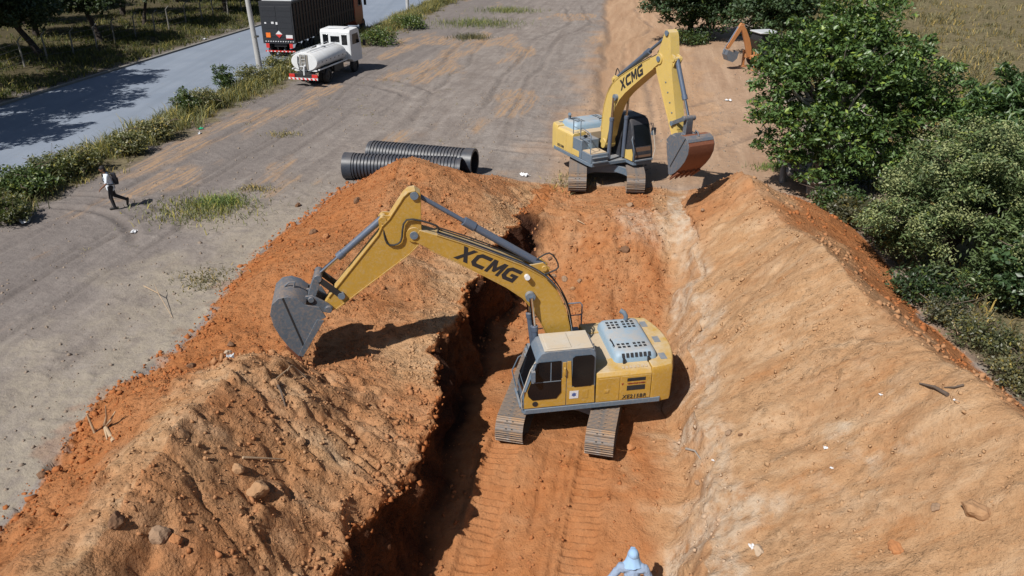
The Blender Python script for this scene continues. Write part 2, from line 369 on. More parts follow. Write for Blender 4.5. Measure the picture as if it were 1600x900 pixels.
for cu, cv, cr, wd, dp, a0, a1 in ((21, -22.5, 5.2, .22, .07, -.5, 1.2), (21, -22.5, 6.9, .22, .06, -.5, 1.1), (27, -11.5, 7.5, .25, .06, 2.0, 3.4), (27, -11.5, 9.2, .25, .05, 2.0, 3.4), (48, -4, 9, .3, .08, 1.8, 3.6), (48, -4, 11, .3, .08, 1.8, 3.6), (40, -24, 12, .25, .07, -.2, 1.0), (40, -24, 14, .25, .07, -.2, 1.0), (62, -8, 16, .35, .08, 1.5, 3.0), (62, -8, 18.2, .35, .08, 1.5, 3.0)):
    rr_ = np.hypot(UU-cu, V-cv)-cr-fbm(UU, V, 5, 2)*.5; an = np.arctan2(V-cv, UU-cu); an = np.where(an < a0-.01, an+2*math.pi, an)
    msk = sstep(an, a0, a0+.25)*(1-sstep(an, a1-.25, a1))
    Z = Z + out*msk*strip*(-np.exp(-(rr_/wd)**2)*dp + np.exp(-((np.abs(rr_)-wd*1.6)/(wd*.6))**2)*dp*.5); RUT = np.maximum(RUT, out*msk*strip*np.exp(-(rr_/(wd*.9))**2)*sstep(fbm(UU*.6+cu, V, 2.5, 3), -.3, .15))
Z = Z + out*strip*np.maximum(fbm(UU*1.0+50, V, .55, 3, .6)-.22, 0)*.09*(UU > 4)
# churned crawler crossing left of the rear machine
ch = np.exp(-(((UU-30.6)/.9)**2+((V+4.2)/1.0)**2)); Z = Z + ch*fbm(UU, V, .3, 2, .6)*.38
bank = sstep(-V, 40, 44)                                   # verge beyond the road rises a little
Z = Z + bank*.25 + bank*fbm(UU, V, 4, 3)*.25
Z = np.where((V < -26.6) & (V > -38.6), -.06, Z)
rgt = sstep(V, 9.5, 13)*(1-ex); Z = Z + rgt*fbm(UU, V, 5, 4)*.35
X, Y = UU*SY+V*CY, UU*CY-V*SY
nr, nc = V.shape
# colour zones
e1 = fbm(UU, V, 1.6, 4, .55); e2 = fbm(UU+77, V+5, .6, 4, .55)
soil = np.zeros(V.shape)
soil = np.where(ex > .5, 1.0, 0.0)*sstep(np.abs(ex), .3, .7)
dl = np.minimum(V-LTv(UU), ROv(UU)-V); soil = soil*sstep(dl + e1*.5 + e2*.35, -.05, .18)
soil = np.maximum(soil, sstep(1.0-np.maximum(LTv(UU)-V, V-ROv(UU))+e1*2.2+e2, .95, 1.5)*env*.22*(1-inex))
soil = np.maximum(soil, sstep(-(UU-31.2)+e1*1.5+e2, -.2, .6)*(np.isin(ID, [4, 5])[None, :])*env)
tanm = np.zeros(V.shape)
tanm += (ID == 6)[None, :]*sstep(UU+e1*2, -99, 1)*1.0*(1-sstep(UU+e1*4, 25, 30)*.55)
tanm += (ID == 5)[None, :]*.8
hl = (1-sstep(UU+e1*2.2, 15.2, 17.0))
tanm += (ID == 2)[None, :]*(hl*(.56+e1*.55)+(1-hl)*(.25+.75*sstep(V-LPv(UU)+e1*2, -1.9, -.3)))
tanm += (ID == 1)[None, :]*(hl*sstep(TT[None, :]+e1*.4, .62-.40*(1-sstep(UU, 8, 11.5)), .92)*.9)
tanm += (ID == 7)[None, :]*(1-sstep(TT[None, :]+e1*.6, .05, .5))*.7
tanm += (ID == 4)[None, :]*(sstep(V+e1*1.5, .2, 1.1)*.6 + .12 + sstep(UU+e1*2, 26.8, 28.2)*sstep(np.abs(V+.2), -.1, 1.6)*.25)
tanm = np.clip(tanm + e2*.25*(tanm > 0), 0, 1)
pale = np.zeros(V.shape)
pale += (ID == 5)[None, :]*sstep(e1+.25*TT[None, :], -.12, .3)*.8 + (ID == 6)[None, :]*(1-sstep(TT[None, :]+e1*.3, .0, .16))*.65
pale += (ID == 4)[None, :]*sstep(UU, 27.2, 28.3)*(1-sstep(UU, 29.2, 30))*sstep(V+e1*2, -2.2, -.6)*.55
pale += np.exp(-(((UU-15.2)/1.6)**2+((V-4.9)/.8)**2))*sstep(e2, -.05, .25)*.8
pale = np.clip(pale, 0, 1)*env
trk = out*far*sstep(V-vs, -.6, .4)*(1-sstep(V-vs+e1*2, 6.5, 9))
trk = np.maximum(trk, out*sstep(UU, 29, 32)*(1-sstep(np.abs(V-1.5)+e1*2, 4.5, 8))*.8)
pg = out*sstep(V+e1*3, -17.5, -13.5)*(1-sstep(V, -12, -11))*(1-sstep(UU, 24, 34))      # pale dry strip beside the left heap
veg = out*np.maximum(sstep(V+e1*1.6, 8.2, 10.5)*sstep(UU, -5, 5), sstep(-V+e1*2, 38.5, 40.5))
verge = out*sstep(V+e1*1.0, -27.5, -26.6)*(1-sstep(V+e1*1.6, -24.6, -23.6))
veg = np.maximum(veg, verge*.9)
ochre = sstep(fbm(UU*.33, V, 2.6, 4, .55), .16, .36)*out*strip*(1-veg)
idx = np.arange(nr*nc).reshape(nr, nc)
Fq = np.stack([idx[:-1, :-1], idx[:-1, 1:], idx[1:, 1:], idx[1:, :-1]], -1).reshape(-1, 4)[:, ::-1]
gm, nt, N, L, P = new_mat('ground')
za = N.new('ShaderNodeAttribute'); za.attribute_name = 'zone'; zs = N.new('ShaderNodeSeparateColor'); L.new(za.outputs['Color'], zs.inputs[0])
zb = N.new('ShaderNodeAttribute'); zb.attribute_name = 'zone2'; zs2 = N.new('ShaderNodeSeparateColor'); L.new(zb.outputs['Color'], zs2.inputs[0])
ua = N.new('ShaderNodeAttribute'); ua.attribute_name = 'uvp'; uvec = ua.outputs['Vector']
tc = N.new('ShaderNodeTexCoord').outputs['Object']
mp = N.new('ShaderNodeMapping'); mp.inputs['Scale'].default_value = (.09, 1.0, 1.0); L.new(uvec, mp.inputs['Vector'])
nA = noise(N, L, .55, 6, .6, tc); nB = noise(N, L, 3.2, 6, .65, tc); nC = noise(N, L, 16, 5, .7, tc); nS = noise(N, L, 1.3, 6, .62, mp.outputs[0], .6)
nS2 = noise(N, L, 5.5, 5, .6, mp.outputs[0], .4); nD = noise(N, L, 60, 3, .6, tc)
field = mixc(N, L, maprange(N, L, nS, .32, .68), (.170, .142, .126), (.295, .262, .238))
field = mixc(N, L, .45, field, mixc(N, L, maprange(N, L, nA, .34, .66), (.185, .158, .142), (.30, .268, .244)))
field = mixc(N, L, mth(N, L, 'MULTIPLY', maprange(N, L, nS2, .52, .70), .35), field, (.135, .112, .102))
nE = noise(N, L, 1.4, 7, .7, tc, 1.5); field = mixc(N, L, mth(N, L, 'MULTIPLY', maprange(N, L, nE, .52, .66), .55), field, (.155, .135, .125)); field = mixc(N, L, mth(N, L, 'MULTIPLY', maprange(N, L, nE, .46, .34), .5), field, (.325, .288, .258))
sv = N.new('ShaderNodeSeparateXYZ'); L.new(uvec, sv.inputs[0])
field = mixc(N, L, mth(N, L, 'MULTIPLY', maprange(N, L, mth(N, L, 'ADD', sv.outputs[1], mth(N, L, 'MULTIPLY', nS, 9.0)), -9.0, -15.0), .62), field, mixc(N, L, nB, (.120, .108, .106), (.20, .182, .175)))
field = mixc(N, L, mth(N, L, 'MULTIPLY', zs2.outputs[2], maprange(N, L, nS2, .40, .62)), field, (.36, .24, .15))
field = mixc(N, L, mth(N, L, 'MULTIPLY', zs2.outputs[1], maprange(N, L, nB, .25, .55)), field, (.315, .275, .222))
zr = N.new('ShaderNodeAttribute'); zr.attribute_name = 'zone3'; zr3 = N.new('ShaderNodeSeparateColor'); L.new(zr.outputs['Color'], zr3.inputs[0])
track = mixc(N, L, maprange(N, L, nS, .3, .7), (.34, .205, .120), (.47, .310, .195))
field = mixc(N, L, mth(N, L, 'MULTIPLY', zs2.outputs[0], .95), field, track)
orange = mixc(N, L, maprange(N, L, nB, .3, .7), (.30, .105, .033), (.43, .170, .060))
orange = mixc(N, L, maprange(N, L, nA, .35, .7), orange, (.41, .185, .080))
tan_ = mixc(N, L, maprange(N, L, nB, .28, .72), (.36, .205, .105), (.49, .305, .170))
tan_ = mixc(N, L, mth(N, L, 'MULTIPLY', maprange(N, L, nA, .4, .68), .5), tan_, (.47, .27, .135))
mv = N.new('ShaderNodeMapping'); mv.inputs['Scale'].default_value = (1.0, .22, .5); L.new(uvec, mv.inputs['Vector']); nV = noise(N, L, 1.5, 7, .68, mv.outputs[0], .25)
tan_ = mixc(N, L, mth(N, L, 'MULTIPLY', maprange(N, L, nV, .50, .64), .7), tan_, (.54, .375, .235)); tan_ = mixc(N, L, mth(N, L, 'MULTIPLY', maprange(N, L, nV, .45, .32), .75), tan_, (.40, .19, .078))
soilc = mixc(N, L, zs.outputs[1], orange, tan_)
soilc = mixc(N, L, zb.outputs['Alpha'], soilc, mixc(N, L, nB, (.028, .012, .008), (.068, .028, .016)))  # near-black soil: shade of the left trench wall painted into the colour
soilc = mixc(N, L, mth(N, L, 'MULTIPLY', zs.outputs[2], maprange(N, L, nB, .32, .60)), soilc, (.53, .44, .34))
field = mixc(N, L, mth(N, L, 'MULTIPLY', mth(N, L, 'MULTIPLY', zr3.outputs[0], maprange(N, L, nB, .30, .55)), .5), field, (.105, .090, .082))
col = mixc(N, L, zs.outputs[0], field, soilc)
vegc = mixc(N, L, maprange(N, L, nB, .3, .7), (.075, .060, .034), (.215, .185, .105)); vegc = mixc(N, L, maprange(N, L, sv.outputs[1], -37.0, -39.0), vegc, mixc(N, L, nB, (.040, .036, .020), (.105, .090, .050)))  # beyond the road the grove's shade is painted in as darker ground
col = mixc(N, L, za.outputs['Alpha'], col, vegc)
col = mixc(N, L, mth(N, L, 'MULTIPLY', maprange(N, L, nC, .3, .75), .32), col, mixc(N, L, .55, col, (.09, .05, .03)))
col = mixc(N, L, mth(N, L, 'MULTIPLY', maprange(N, L, nD, .66, .74), .35), col, (.55, .47, .37))
L.new(col, P.inputs['Base Color']); P.inputs['Roughness'].default_value = .95; P.inputs['Specular IOR Level'].default_value = .12
def voro(scale, rnd=1.0):
    v = N.new('ShaderNodeTexVoronoi'); v.feature = 'F1'; v.inputs['Scale'].default_value = scale; v.inputs['Randomness'].default_value = rnd
    wv = N.new('ShaderNodeVectorMath'); wv.operation = 'ADD'; nz = N.new('ShaderNodeTexNoise'); nz.inputs['Scale'].default_value = scale*.8; nz.inputs['Detail'].default_value = 3; L.new(tc, nz.inputs['Vector'])
    sc_ = N.new('ShaderNodeVectorMath'); sc_.operation = 'SCALE'; sc_.inputs[3].default_value = .9/scale; L.new(nz.outputs['Color'], sc_.inputs[0]); L.new(tc, wv.inputs[0]); L.new(sc_.outputs[0], wv.inputs[1]); L.new(wv.outputs[0], v.inputs['Vector'])
    return maprange(N, L, v.outputs['Distance'], .0, .55, 1.0, 0.0)
vs_ = mth(N, L, 'MULTIPLY', mth(N, L, 'MULTIPLY', zs.outputs[0], zs2.outputs[1]), maprange(N, L, nB, .38, .60))
bv = bump(N, L, mth(N, L, 'MULTIPLY', voro(4.5), vs_), .75, .11, None)
bv = bump(N, L, mth(N, L, 'MULTIPLY', voro(13), mth(N, L, 'MULTIPLY', mth(N, L, 'MULTIPLY', zs.outputs[0], zs2.outputs[1]), maprange(N, L, nA, .34, .6))), .8, .05, None, bv)
b1 = bump(N, L, nB, .5, .14, None, bv); b2 = bump(N, L, mth(N, L, 'MULTIPLY', nC, mth(N, L, 'ADD', mth(N, L, 'MULTIPLY', zs.outputs[0], .75), .25)), .7, .06, None, b1); bump(N, L, nD, .5, .02, P, b2)
MAT['ground'] = gm
ground = np_mesh('ground', np.stack([X, Y, Z], -1).reshape(-1, 3), Fq, 'ground', smooth=True)
gme = ground.data
def gattr(name, r, g, b, a):
    at = gme.attributes.new(name, 'FLOAT_COLOR', 'POINT')
    at.data.foreach_set('color', np.stack([np.broadcast_to(q, V.shape) for q in (r, g, b, a)], -1).astype(np.float32).ravel())
gattr('zone', soil, tanm, pale, veg*(1-soil)); wall_shade = np.zeros(V.shape[1]); wall_shade[ID == 3] = sstep(TT[ID == 3], .0, .09); q_ = ID == 4; wall_shade[q_] = 1-sstep(TT[q_], .0, .10)
wall_shade = np.clip(wall_shade[None, :]*env*(1-sstep(UU, 28, 29.5))*(1+e1*.5), 0, 1)  # mask of the painted shade on the left wall and floor edge
rough = np.zeros(V.shape[1])
for sid, a in ((1, .9), (2, 1.0), (3, 1.0), (4, .25), (5, .4), (6, .30), (7, .8)): rough[ID == sid] = a
rough = np.broadcast_to(rough[None, :], V.shape)+((ID == 4)[None, :]*sstep(UU, 22, 24)*.35)+((ID == 6)[None, :]*sstep(e1, .1, .4)*.4)
pg = np.where(soil > .5, rough, pg*(1-soil))
gattr('zone2', trk, pg, ochre, wall_shade)
gattr('zone3', RUT, soil*0, soil*0, soil*0+1)
at = gme.attributes.new('uvp', 'FLOAT_VECTOR', 'POINT'); at.data.foreach_set('vector', np.stack([UU, V, Z], -1).astype(np.float32).ravel())
tag(ground, 'bare earth ground with trench and orange spoil heaps', None, None, 'structure')
bpy.context.view_layer.update()
def hit(px, py, dz=0):
    ok, loc, n, _ = ground.ray_cast(Vector((0, 0, CAMH)), pix_dir(px, py).normalized())
    return loc if ok else pix(px, py, 0)
def gz(x, y):
    ok, loc, n, _ = ground.ray_cast(Vector((x, y, 30)), Vector((0, 0, -1)))
    return loc.z if ok else 0.0
def gn(x, y):
    ok, loc, n, _ = ground.ray_cast(Vector((x, y, 30)), Vector((0, 0, -1)))
    return n if ok else Vector((0, 0, 1))

# ------------------------------------------------------------------ road, kerbs
am, nt, N, L, P = new_mat('asphalt')
tc = N.new('ShaderNodeTexCoord').outputs['Object']
n1 = noise(N, L, .35, 5, .6, tc); n2 = noise(N, L, 30, 4, .7, tc); n3 = noise(N, L, 2.4, 5, .6, tc)
mp = N.new('ShaderNodeMapping'); mp.inputs['Rotation'].default_value = (0, 0, YAW); mp.inputs['Scale'].default_value = (1, .04, 1); L.new(tc, mp.inputs['Vector'])
n4 = noise(N, L, 1.0, 4, .6, mp.outputs[0])
c = mixc(N, L, maprange(N, L, n1, .3, .7), (.205, .245, .310), (.255, .295, .360))
c = mixc(N, L, mth(N, L, 'MULTIPLY', maprange(N, L, n4, .4, .65), .5), c, (.175, .208, .260))
c = mixc(N, L, mth(N, L, 'MULTIPLY', maprange(N, L, n2, .3, .7), .4), c, (.13, .148, .18))
c = mixc(N, L, mth(N, L, 'MULTIPLY', maprange(N, L, n3, .62, .74), .5), c, (.25, .22, .19))
L.new(c, P.inputs['Base Color']); P.inputs['Roughness'].default_value = .85; P.inputs['Specular IOR Level'].default_value = .25; bump(N, L, n2, .4, .01, P)
MAT['asphalt'] = am
def uvbox(mb, u0, u1, v0, v1, z0, z1):
    p = [(*uv2xy(u, v), z) for z in (z0, z1) for u, v in ((u0, v0), (u0, v1), (u1, v1), (u1, v0))]
    return mb.add(p, [(3,2,1,0),(4,5,6,7),(0,1,5,4),(1,2,6,5),(2,3,7,6),(3,0,4,7)])
road = uvbox(MB(), -250, 600, -38.0, -27.2, -.05, .01).build('road', 'asphalt'); tag(road, 'grey asphalt road running past the site', None, None, 'structure')
uvbox(MB(), -250, 600, -38.25, -38.0, -.1, .13).build('kerb', 'postconcrete')['kind'] = 'structure'
uvbox(MB(), -250, 600, -27.2, -26.98, -.1, .10).build('kerb', 'postconcrete')['kind'] = 'structure'

# ------------------------------------------------------------------ excavators
def circ(cx, cz, r, n=16, a0=0, a1=360): return [(cx+r*math.cos(R(a0+(a1-a0)*i/(n-1 if a1-a0 < 360 else n))), cz+r*math.sin(R(a0+(a1-a0)*i/(n-1 if a1-a0 < 360 else n)))) for i in range(n)]
SHOE = None
def shoe_mesh():
    global SHOE
    if SHOE: return SHOE
    mb = MB(); W2 = .375
    mb.prism([(-.095,.0),(.095,.0),(.095,.028),(.075,.028),(.068,.052),(.050,.052),(.043,.028),(.012,.028),(.006,.048),(-.010,.048),(-.016,.028),(-.055,.028),(-.062,.052),(-.080,.052),(-.086,.028),(-.095,.028)], -W2, W2)
    for y in (-.1, .06): mb.box(-.05, -.02, y, y+.045, .0285, .034)
    o = mb.build('track_shoe', 'tracksteel'); SHOE = o.data; bpy.data.objects.remove(o)
    SHOE.materials.append(MAT['black'])
    for p in list(SHOE.polygons)[-12:]: p.material_index = 1
    return SHOE
def link(name, me, parent, M):
    o = bpy.data.objects.new(name, me); COL.objects.link(o); o.parent = parent; o.matrix_local = M; return o
def rot2(a): return lambda p: (p[0]*math.cos(a)-p[1]*math.sin(a), p[0]*math.sin(a)+p[1]*math.cos(a))

GX = [(0,0),(.36,.5),(0,1),(.3,1),(.5,.7),(.7,1),(1,1),(.64,.5),(1,0),(.7,0),(.5,.3),(.3,0)]
GC = [(1,1),(.25,1),(0,.78),(0,.22),(.25,0),(.95,0),(.95,.25),(.36,.25),(.27,.34),(.27,.66),(.36,.75),(1,.75)]
GM = [(0,0),(0,1),(.27,1),(.5,.52),(.73,1),(1,1),(1,0),(.78,0),(.78,.60),(.58,.18),(.42,.18),(.22,.60),(.22,0)]
GG = [(1,1),(.25,1),(0,.78),(0,.22),(.25,0),(1,0),(1,.57),(.5,.57),(.5,.36),(.74,.36),(.74,.25),(.36,.25),(.27,.34),(.27,.66),(.36,.75),(1,.75)]
def excavator(loc, track_yaw, house_yaw, a1, a2, a3, LB, label, old=False, tilt=(0, 0), model=True):
    """x forward, y left; track_yaw / house_yaw are world angles of the forward axes"""
    root = empty('excavator', loc, 0, label, 'excavator', None)
    root.rotation_euler = (tilt[0], tilt[1], 0)
    yel = 'yellow_old' if old else 'yellow'
    T = Matrix.Rotation(track_yaw, 4, 'Z'); Hm = Matrix.Rotation(house_yaw, 4, 'Z')
    # --- crawler tracks
    rr, cxx, zc0 = .37, 1.70, .455
    for s in (-1, 1):
        y = s*1.2
        m = MB(T)
        m.prism([(-1.62,.22),(1.62,.22),(1.72,.42),(1.55,.66),(-1.55,.66),(-1.72,.42)], y-.17, y+.17)
        for i in range(7): m.cyl((-1.3+i*.433, y-.2, .2), (-1.3+i*.433, y+.2, .2), .1, n=12)
        for i in (-.6, .6): m.cyl((i, y-.2, .78), (i, y+.2, .78), .07, n=10)
        fr = m.build('track_frame', 'bluegrey', root, 40, .012)
        for xx, nm in ((cxx, 'idler_wheel'), (-cxx, 'drive_sprocket')):
            m = MB(T); m.cyl((xx, y-.07, zc0), (xx, y+.07, zc0), rr-.03, n=24); m.cyl((xx, y-.19, zc0), (xx, y+.19, zc0), .19, n=18)
            m.build(nm, 'tracksteel', fr, 40)
        # shoes along the loop
        straight = 2*cxx; per = 2*straight + 2*math.pi*rr; n = int(round(per/.192)); me = shoe_mesh()
        for i in range(n):
            d = per*i/n
            if d < straight: x, z, a = -cxx+d, zc0+rr-.03*math.sin(math.pi*d/straight), 0
            elif d < straight+math.pi*rr: th = (d-straight)/rr; x, z, a = cxx+rr*math.sin(th), zc0+rr*math.cos(th), th
            elif d < 2*straight+math.pi*rr: x, z, a = cxx-(d-straight-math.pi*rr), zc0-rr, math.pi
            else: th = (d-2*straight-math.pi*rr)/rr; x, z, a = -cxx-rr*math.sin(th), zc0-rr*math.cos(th), math.pi+th
            link('track_shoe', me, fr, T @ Matrix.Translation((x, y, z)) @ Matrix.Rotation(a, 4, 'Y') @ Matrix.Rotation(R(random.uniform(-1.2, 1.2)), 4, 'Y'))
    m = MB(T)                                                    # arched cross frame and swing ring
    for sx in (-.55, .55):
        m.loft([[(sx-.22, y, z0), (sx+.22, y, z0), (sx+.2, y, z1), (sx-.2, y, z1)] for y, z0, z1 in ((-1.1,.30,.60),(-.75,.48,.78),(-.35,.60,.90),(.35,.60,.90),(.75,.48,.78),(1.1,.30,.60))])
    m.box(-.75, .75, -.5, .5, .55, .88); m.cyl((0,0,.86), (0,0,1.02), .62, n=28)
    m.build('cross_frame', 'bluegrey', root, 40, .015)
    # --- house
    m = MB(Hm)
    m.prism([(-2.25,-1.36),(.62,-1.36),(.95,-1.30),(.95,.38),(1.46,.38),(1.52,.5),(1.52,1.25),(1.44,1.36),(-2.25,1.36),(-2.42,.9),(-2.5,.3),(-2.5,-.3),(-2.42,-.9)], .98, 1.13, 'xy')
    m.build('deck_frame', 'bluegrey', root, 30, .015)
    # counterweight with a rounded tail
    pl = [(-1.98,-1.345),(-2.1,-1.345)] + [(-2.86*math.cos(a), 2.86*math.sin(a)) for a in np.linspace(-.455, .455, 13)] + [(-2.1,1.345),(-1.98,1.345)]
    m = MB(Hm); n = len(pl); rings = []
    for z, k in ((.96,.965),(1.06,1.0),(1.85,1.0),(2.02,.985),(2.10,.95)): rings.append([(-1.98+(x+1.98)*k if x < -1.98 else x, y*(1 if z < 1.9 else k**.6), z) for x, y in pl])
    m.loft(rings); cw = m.build('counterweight', yel, root, 30, .02)
    for yy in (-.85, 0, .85): m = MB(Hm); m.box(-2.60+abs(yy)*.12, -2.42+abs(yy)*.12, yy-.15, yy+.15, 2.101, 2.108); m.build('deck_plate', 'bluegrey', cw)
    # left rear body: side tank / pump compartment with doors
    m = MB(Hm); m.prism([(.70,1.132),(1.345,1.132),(1.345,1.93),(1.27,2.03),(.70,2.08)], -1.975, -.47, 'yz'); lb = m.build('left_compartment', yel, root, 30, .015)
    m = MB(Hm); m.box(-1.96, -1.13, 1.346, 1.358, 1.16, 1.90); d = m.build('compartment_door', yel, root, 30, .012)
    for z0, z1 in ((1.74,1.84),(1.45,1.60)):
        mm = MB(Hm); mm.box(-1.80, -1.30, 1.3585, 1.366, z0, z1); mm.build('air_vent', 'black', d)
        mm = MB(Hm)
        for i in range(4): mm.box(-1.79, -1.31, 1.366, 1.372, z0+.012+i*(z1-z0-.02)/4, z0+.020+i*(z1-z0-.02)/4)
        mm.build('vent_slats', 'truckdark', d)['kind'] = 'stuff'
    m = MB(Hm); m.box(-1.09, -.50, 1.346, 1.356, 1.16, 1.88); m.build('compartment_door', yel, root, 30, .012)
    m = MB(Hm); m.box(-.82, -.68, 1.357, 1.364, 1.42, 1.54); m.box(-.80, -.70, 1.364, 1.372, 1.45, 1.51); m.build('door_latch', 'yellow', root, 30, .006)
    mm = MB(Hm)
    for i in range(7): mm.box(-1.88+i*.105, -1.82+i*.105, 1.10, 1.20, 2.035, 2.06)
    mm.build('grille', 'deckdust', root)
    if model:
        Ml = Hm @ Matrix.Translation((-1.52, 1.366, 1.245)) @ Matrix.Rotation(math.pi, 4, 'Z') @ Matrix.Rotation(math.pi/2, 4, 'X')
        text_mesh('model_lettering', 'XE215BR', .165, 'letter', d, Ml, .002, .003, .12, .95, 1.12)
        Ml = Hm @ Matrix.Translation((-1.55, 1.366, 1.665)) @ Matrix.Rotation(math.pi, 4, 'Z') @ Matrix.Rotation(math.pi/2, 4, 'X')
        text_mesh('company_lettering', 'TERRAPLENAGEM', .062, 'letterred', d, Ml, .002, .002, 0, 1.0, 1.0)
        mm = MB(Hm); mm.prism([(-1.21,1.69),(-1.14,1.69),(-1.175,1.62)], 1.3585, 1.364); mm.build('company_emblem', 'letterred', d)
        Ml = Hm @ Matrix.Translation((-1.5, -1.366, 1.32)) @ Matrix.Rotation(math.pi/2, 4, 'X')
    # right side: engine compartment, fuel tank, toolbox, steps
    m = MB(Hm); m.prism([(-.70,1.132),(-1.345,1.132),(-1.345,1.95),(-1.27,2.03),(-.70,2.06)], -1.975, -.62, 'yz'); m.build('right_compartment', yel, root, 30, .015)
    m = MB(Hm); m.box(-1.95, -1.16, -1.357, -1.346, 1.16, 1.92); rd = m.build('compartment_door', yel, root, 30, .012)
    m = MB(Hm); m.box(-1.12, -.65, -1.356, -1.346, 1.16, 1.92); m.build('compartment_door', yel, root, 30, .012)
    Ml = Hm @ Matrix.Translation((-1.62, -1.362, 1.27)) @ Matrix.Rotation(math.pi/2, 4, 'X')
    text_mesh('model_lettering', 'XE215BR', .15, 'letter', rd, Ml, .002, .006, .12, 1.0, 1.05)
    m = MB(Hm); m.box(-.60, .12, -1.34, -.48, 1.132, 1.92); tk = m.build('fuel_tank', 'bluegrey', root, 30, .03, 3)
    m = MB(Hm); m.box(-.62, -.05, -1.352, -1.34, 1.16, 1.42); m.build('yellow_panel', yel, tk, 30, .006)
    m = MB(Hm); m.box(.121, .132, -1.02, -.80, 1.52, 1.74); m.build('emblem_plate', 'hoodgrey', tk, 30, .004)
    m = MB(Hm); m.cyl((-.3,-.9,1.92), (-.3,-.9,2.0), .08); m.build('filler_cap', 'black', tk, 40)
    m = MB(Hm); m.box(.14, .92, -1.33, -.50, 1.132, 1.50); tb = m.build('tool_box', 'bluegrey', root, 30, .02)
    m = MB(Hm); m.box(.16, .84, -1.29, -.54, 1.5005, 1.53); m.build('step_plate', 'deckdust', tb, 30, .006)
    m = MB(Hm); m.box(.92, 1.02, -1.28, -.55, 1.14, 1.20); m.box(.92, 1.0, -1.28, -.55, 1.34, 1.38); m.build('step', 'bluegrey', tb, 30, .006)
    m = MB(Hm)
    m.tube([(.80,-1.30,1.13),(.80,-1.30,2.25),(.74,-1.30,2.36),(.10,-1.30,2.46),(-.02,-1.30,2.40),(-.06,-1.30,1.95)], .021, 8)
    m.tube([(.80,-1.30,1.95),(-.04,-1.30,2.02)], .016, 8)
    m.build('handrail', 'bluegrey', root, 50)
    m = MB(Hm); m.tube([(-.08,-1.28,1.92),(-.08,-1.28,2.66),(-.14,-1.28,2.74),(-.62,-1.28,2.74),(-.68,-1.28,2.66),(-.68,-1.28,2.0)], .02, 8); m.tube([(-.08,-1.28,2.34),(-.68,-1.28,2.34)], .016, 8); m.build('handrail', 'bluegrey', root, 50)
    # deck between, dusty
    m = MB(Hm); m.box(-1.975, -.55, -.70, .70, 1.132, 2.035); m.build('engine_housing', 'deckdust', root, 30, .02)
    m = MB(Hm); m.box(-.55, -.20, -.46, .36, 1.132, 1.72); m.build('swing_bay', 'black', root, 30, .02)
    # raised engine hood with slotted ends
    m = MB(Hm); rings = []
    for z, k in ((2.03, 0), (2.20, .02), (2.30, .08), (2.335, .16)):
        x0, x1, y0, y1 = -2.26+k, -1.04-k, -1.0+k, .95-k; r = .14; q = []
        for cx, cy, a in ((x1-r, y1-r, 0), (x0+r, y1-r, 90), (x0+r, y0+r, 180), (x1-r, y0+r, 270)):
            q += [(cx+r*math.cos(R(a+t)), cy+r*math.sin(R(a+t)), z) for t in (0, 30, 60, 90)]
        rings.append(q)
    m.loft(rings); hood = m.build('engine_hood', 'hoodgrey', root, 35)
    for y0 in (-.74, -.60, -.46, .42, .56):
        for i in range(6):
            x = -2.02+i*.13+(.0 if i < 3 else .06)
            mm = MB(Hm); mm.box(x, x+.082, y0, y0+.085, 2.336, 2.341); mm.build('vent_slot', 'black', hood)
    for i in range(7):
        x = -2.04+i*.12; mm = MB(Hm); mm.add([(x,.872,2.302),(x+.07,.872,2.302),(x+.07,.933,2.21),(x,.933,2.21),(x,.89,2.318),(x+.07,.89,2.318),(x+.07,.951,2.226),(x,.951,2.226)], [(3,2,1,0),(4,5,6,7),(0,1,5,4),(1,2,6,5),(2,3,7,6),(3,0,4,7)]); mm.build('vent_slot', 'black', hood)
    for x in (-1.98, -1.3): mm = MB(Hm); mm.box(x-.03, x+.03, .92, 1.0, 2.02, 2.20); mm.build('hood_latch', 'black', hood, 30, .006)
    mm = MB(Hm); mm.tube([(-1.1,.55,2.345),(-1.1,.55,2.40),(-1.1,.25,2.40),(-1.1,.25,2.345)], .014, 6); mm.build('hood_handle', 'black', hood, 40)
    mm = MB(Hm); mm.tube([(-1.85,-.80,2.31),(-1.85,-.80,2.46),(-1.80,-.84,2.55),(-1.70,-.90,2.60)], [.065,.065,.068,.07], 12); mm.build('exhaust_pipe', 'bluegrey', hood, 50)
    mm = MB(Hm); mm.cyl((-.62,.1,2.03), (-.62,.1,2.16), .05); mm.cyl((-.62,.1,2.16), (-.62,.1,2.20), .085); mm.build('breather_cap', 'deckdust', root, 40)
    # --- cab
    prof = [(-.44,1.132),(1.47,1.132),(1.50,1.45),(1.44,1.75),(1.13,2.66),(1.03,2.80),(.85,2.85),(-.28,2.85),(-.40,2.80),(-.44,2.70)]
    y0, y1 = .37, 1.345
    def inset(p, k, cx=.5, cz=2.0): return (p[0]+(cx-p[0])*k, p[1]+(cz-p[1])*k*.6)
    m = MB(Hm)
    def ring(y, k):
        out = []
        for p in prof:
            q = inset(p, k) if p[1] > 1.2 else p
            out.append((q[0], y, q[1]))
        return out
    def lean(z): return max(0, (z-1.5))*.035
    rings = []
    for y, k in ((y0, .05), (y0+.05, .015), (y0+.12, 0), (y1-.12, 0), (y1-.05, .01), (y1, .04)):
        rg = ring(y, k); rings.append([(x, yy-lean(z)*(1 if yy > .8 else -1), z) for x, yy, z in rg])
    m.loft(rings); cab = m.build('cab', 'cabblack' if old else 'bluegrey', root, 32)
    yw = lambda z: y1+.002-lean(z)
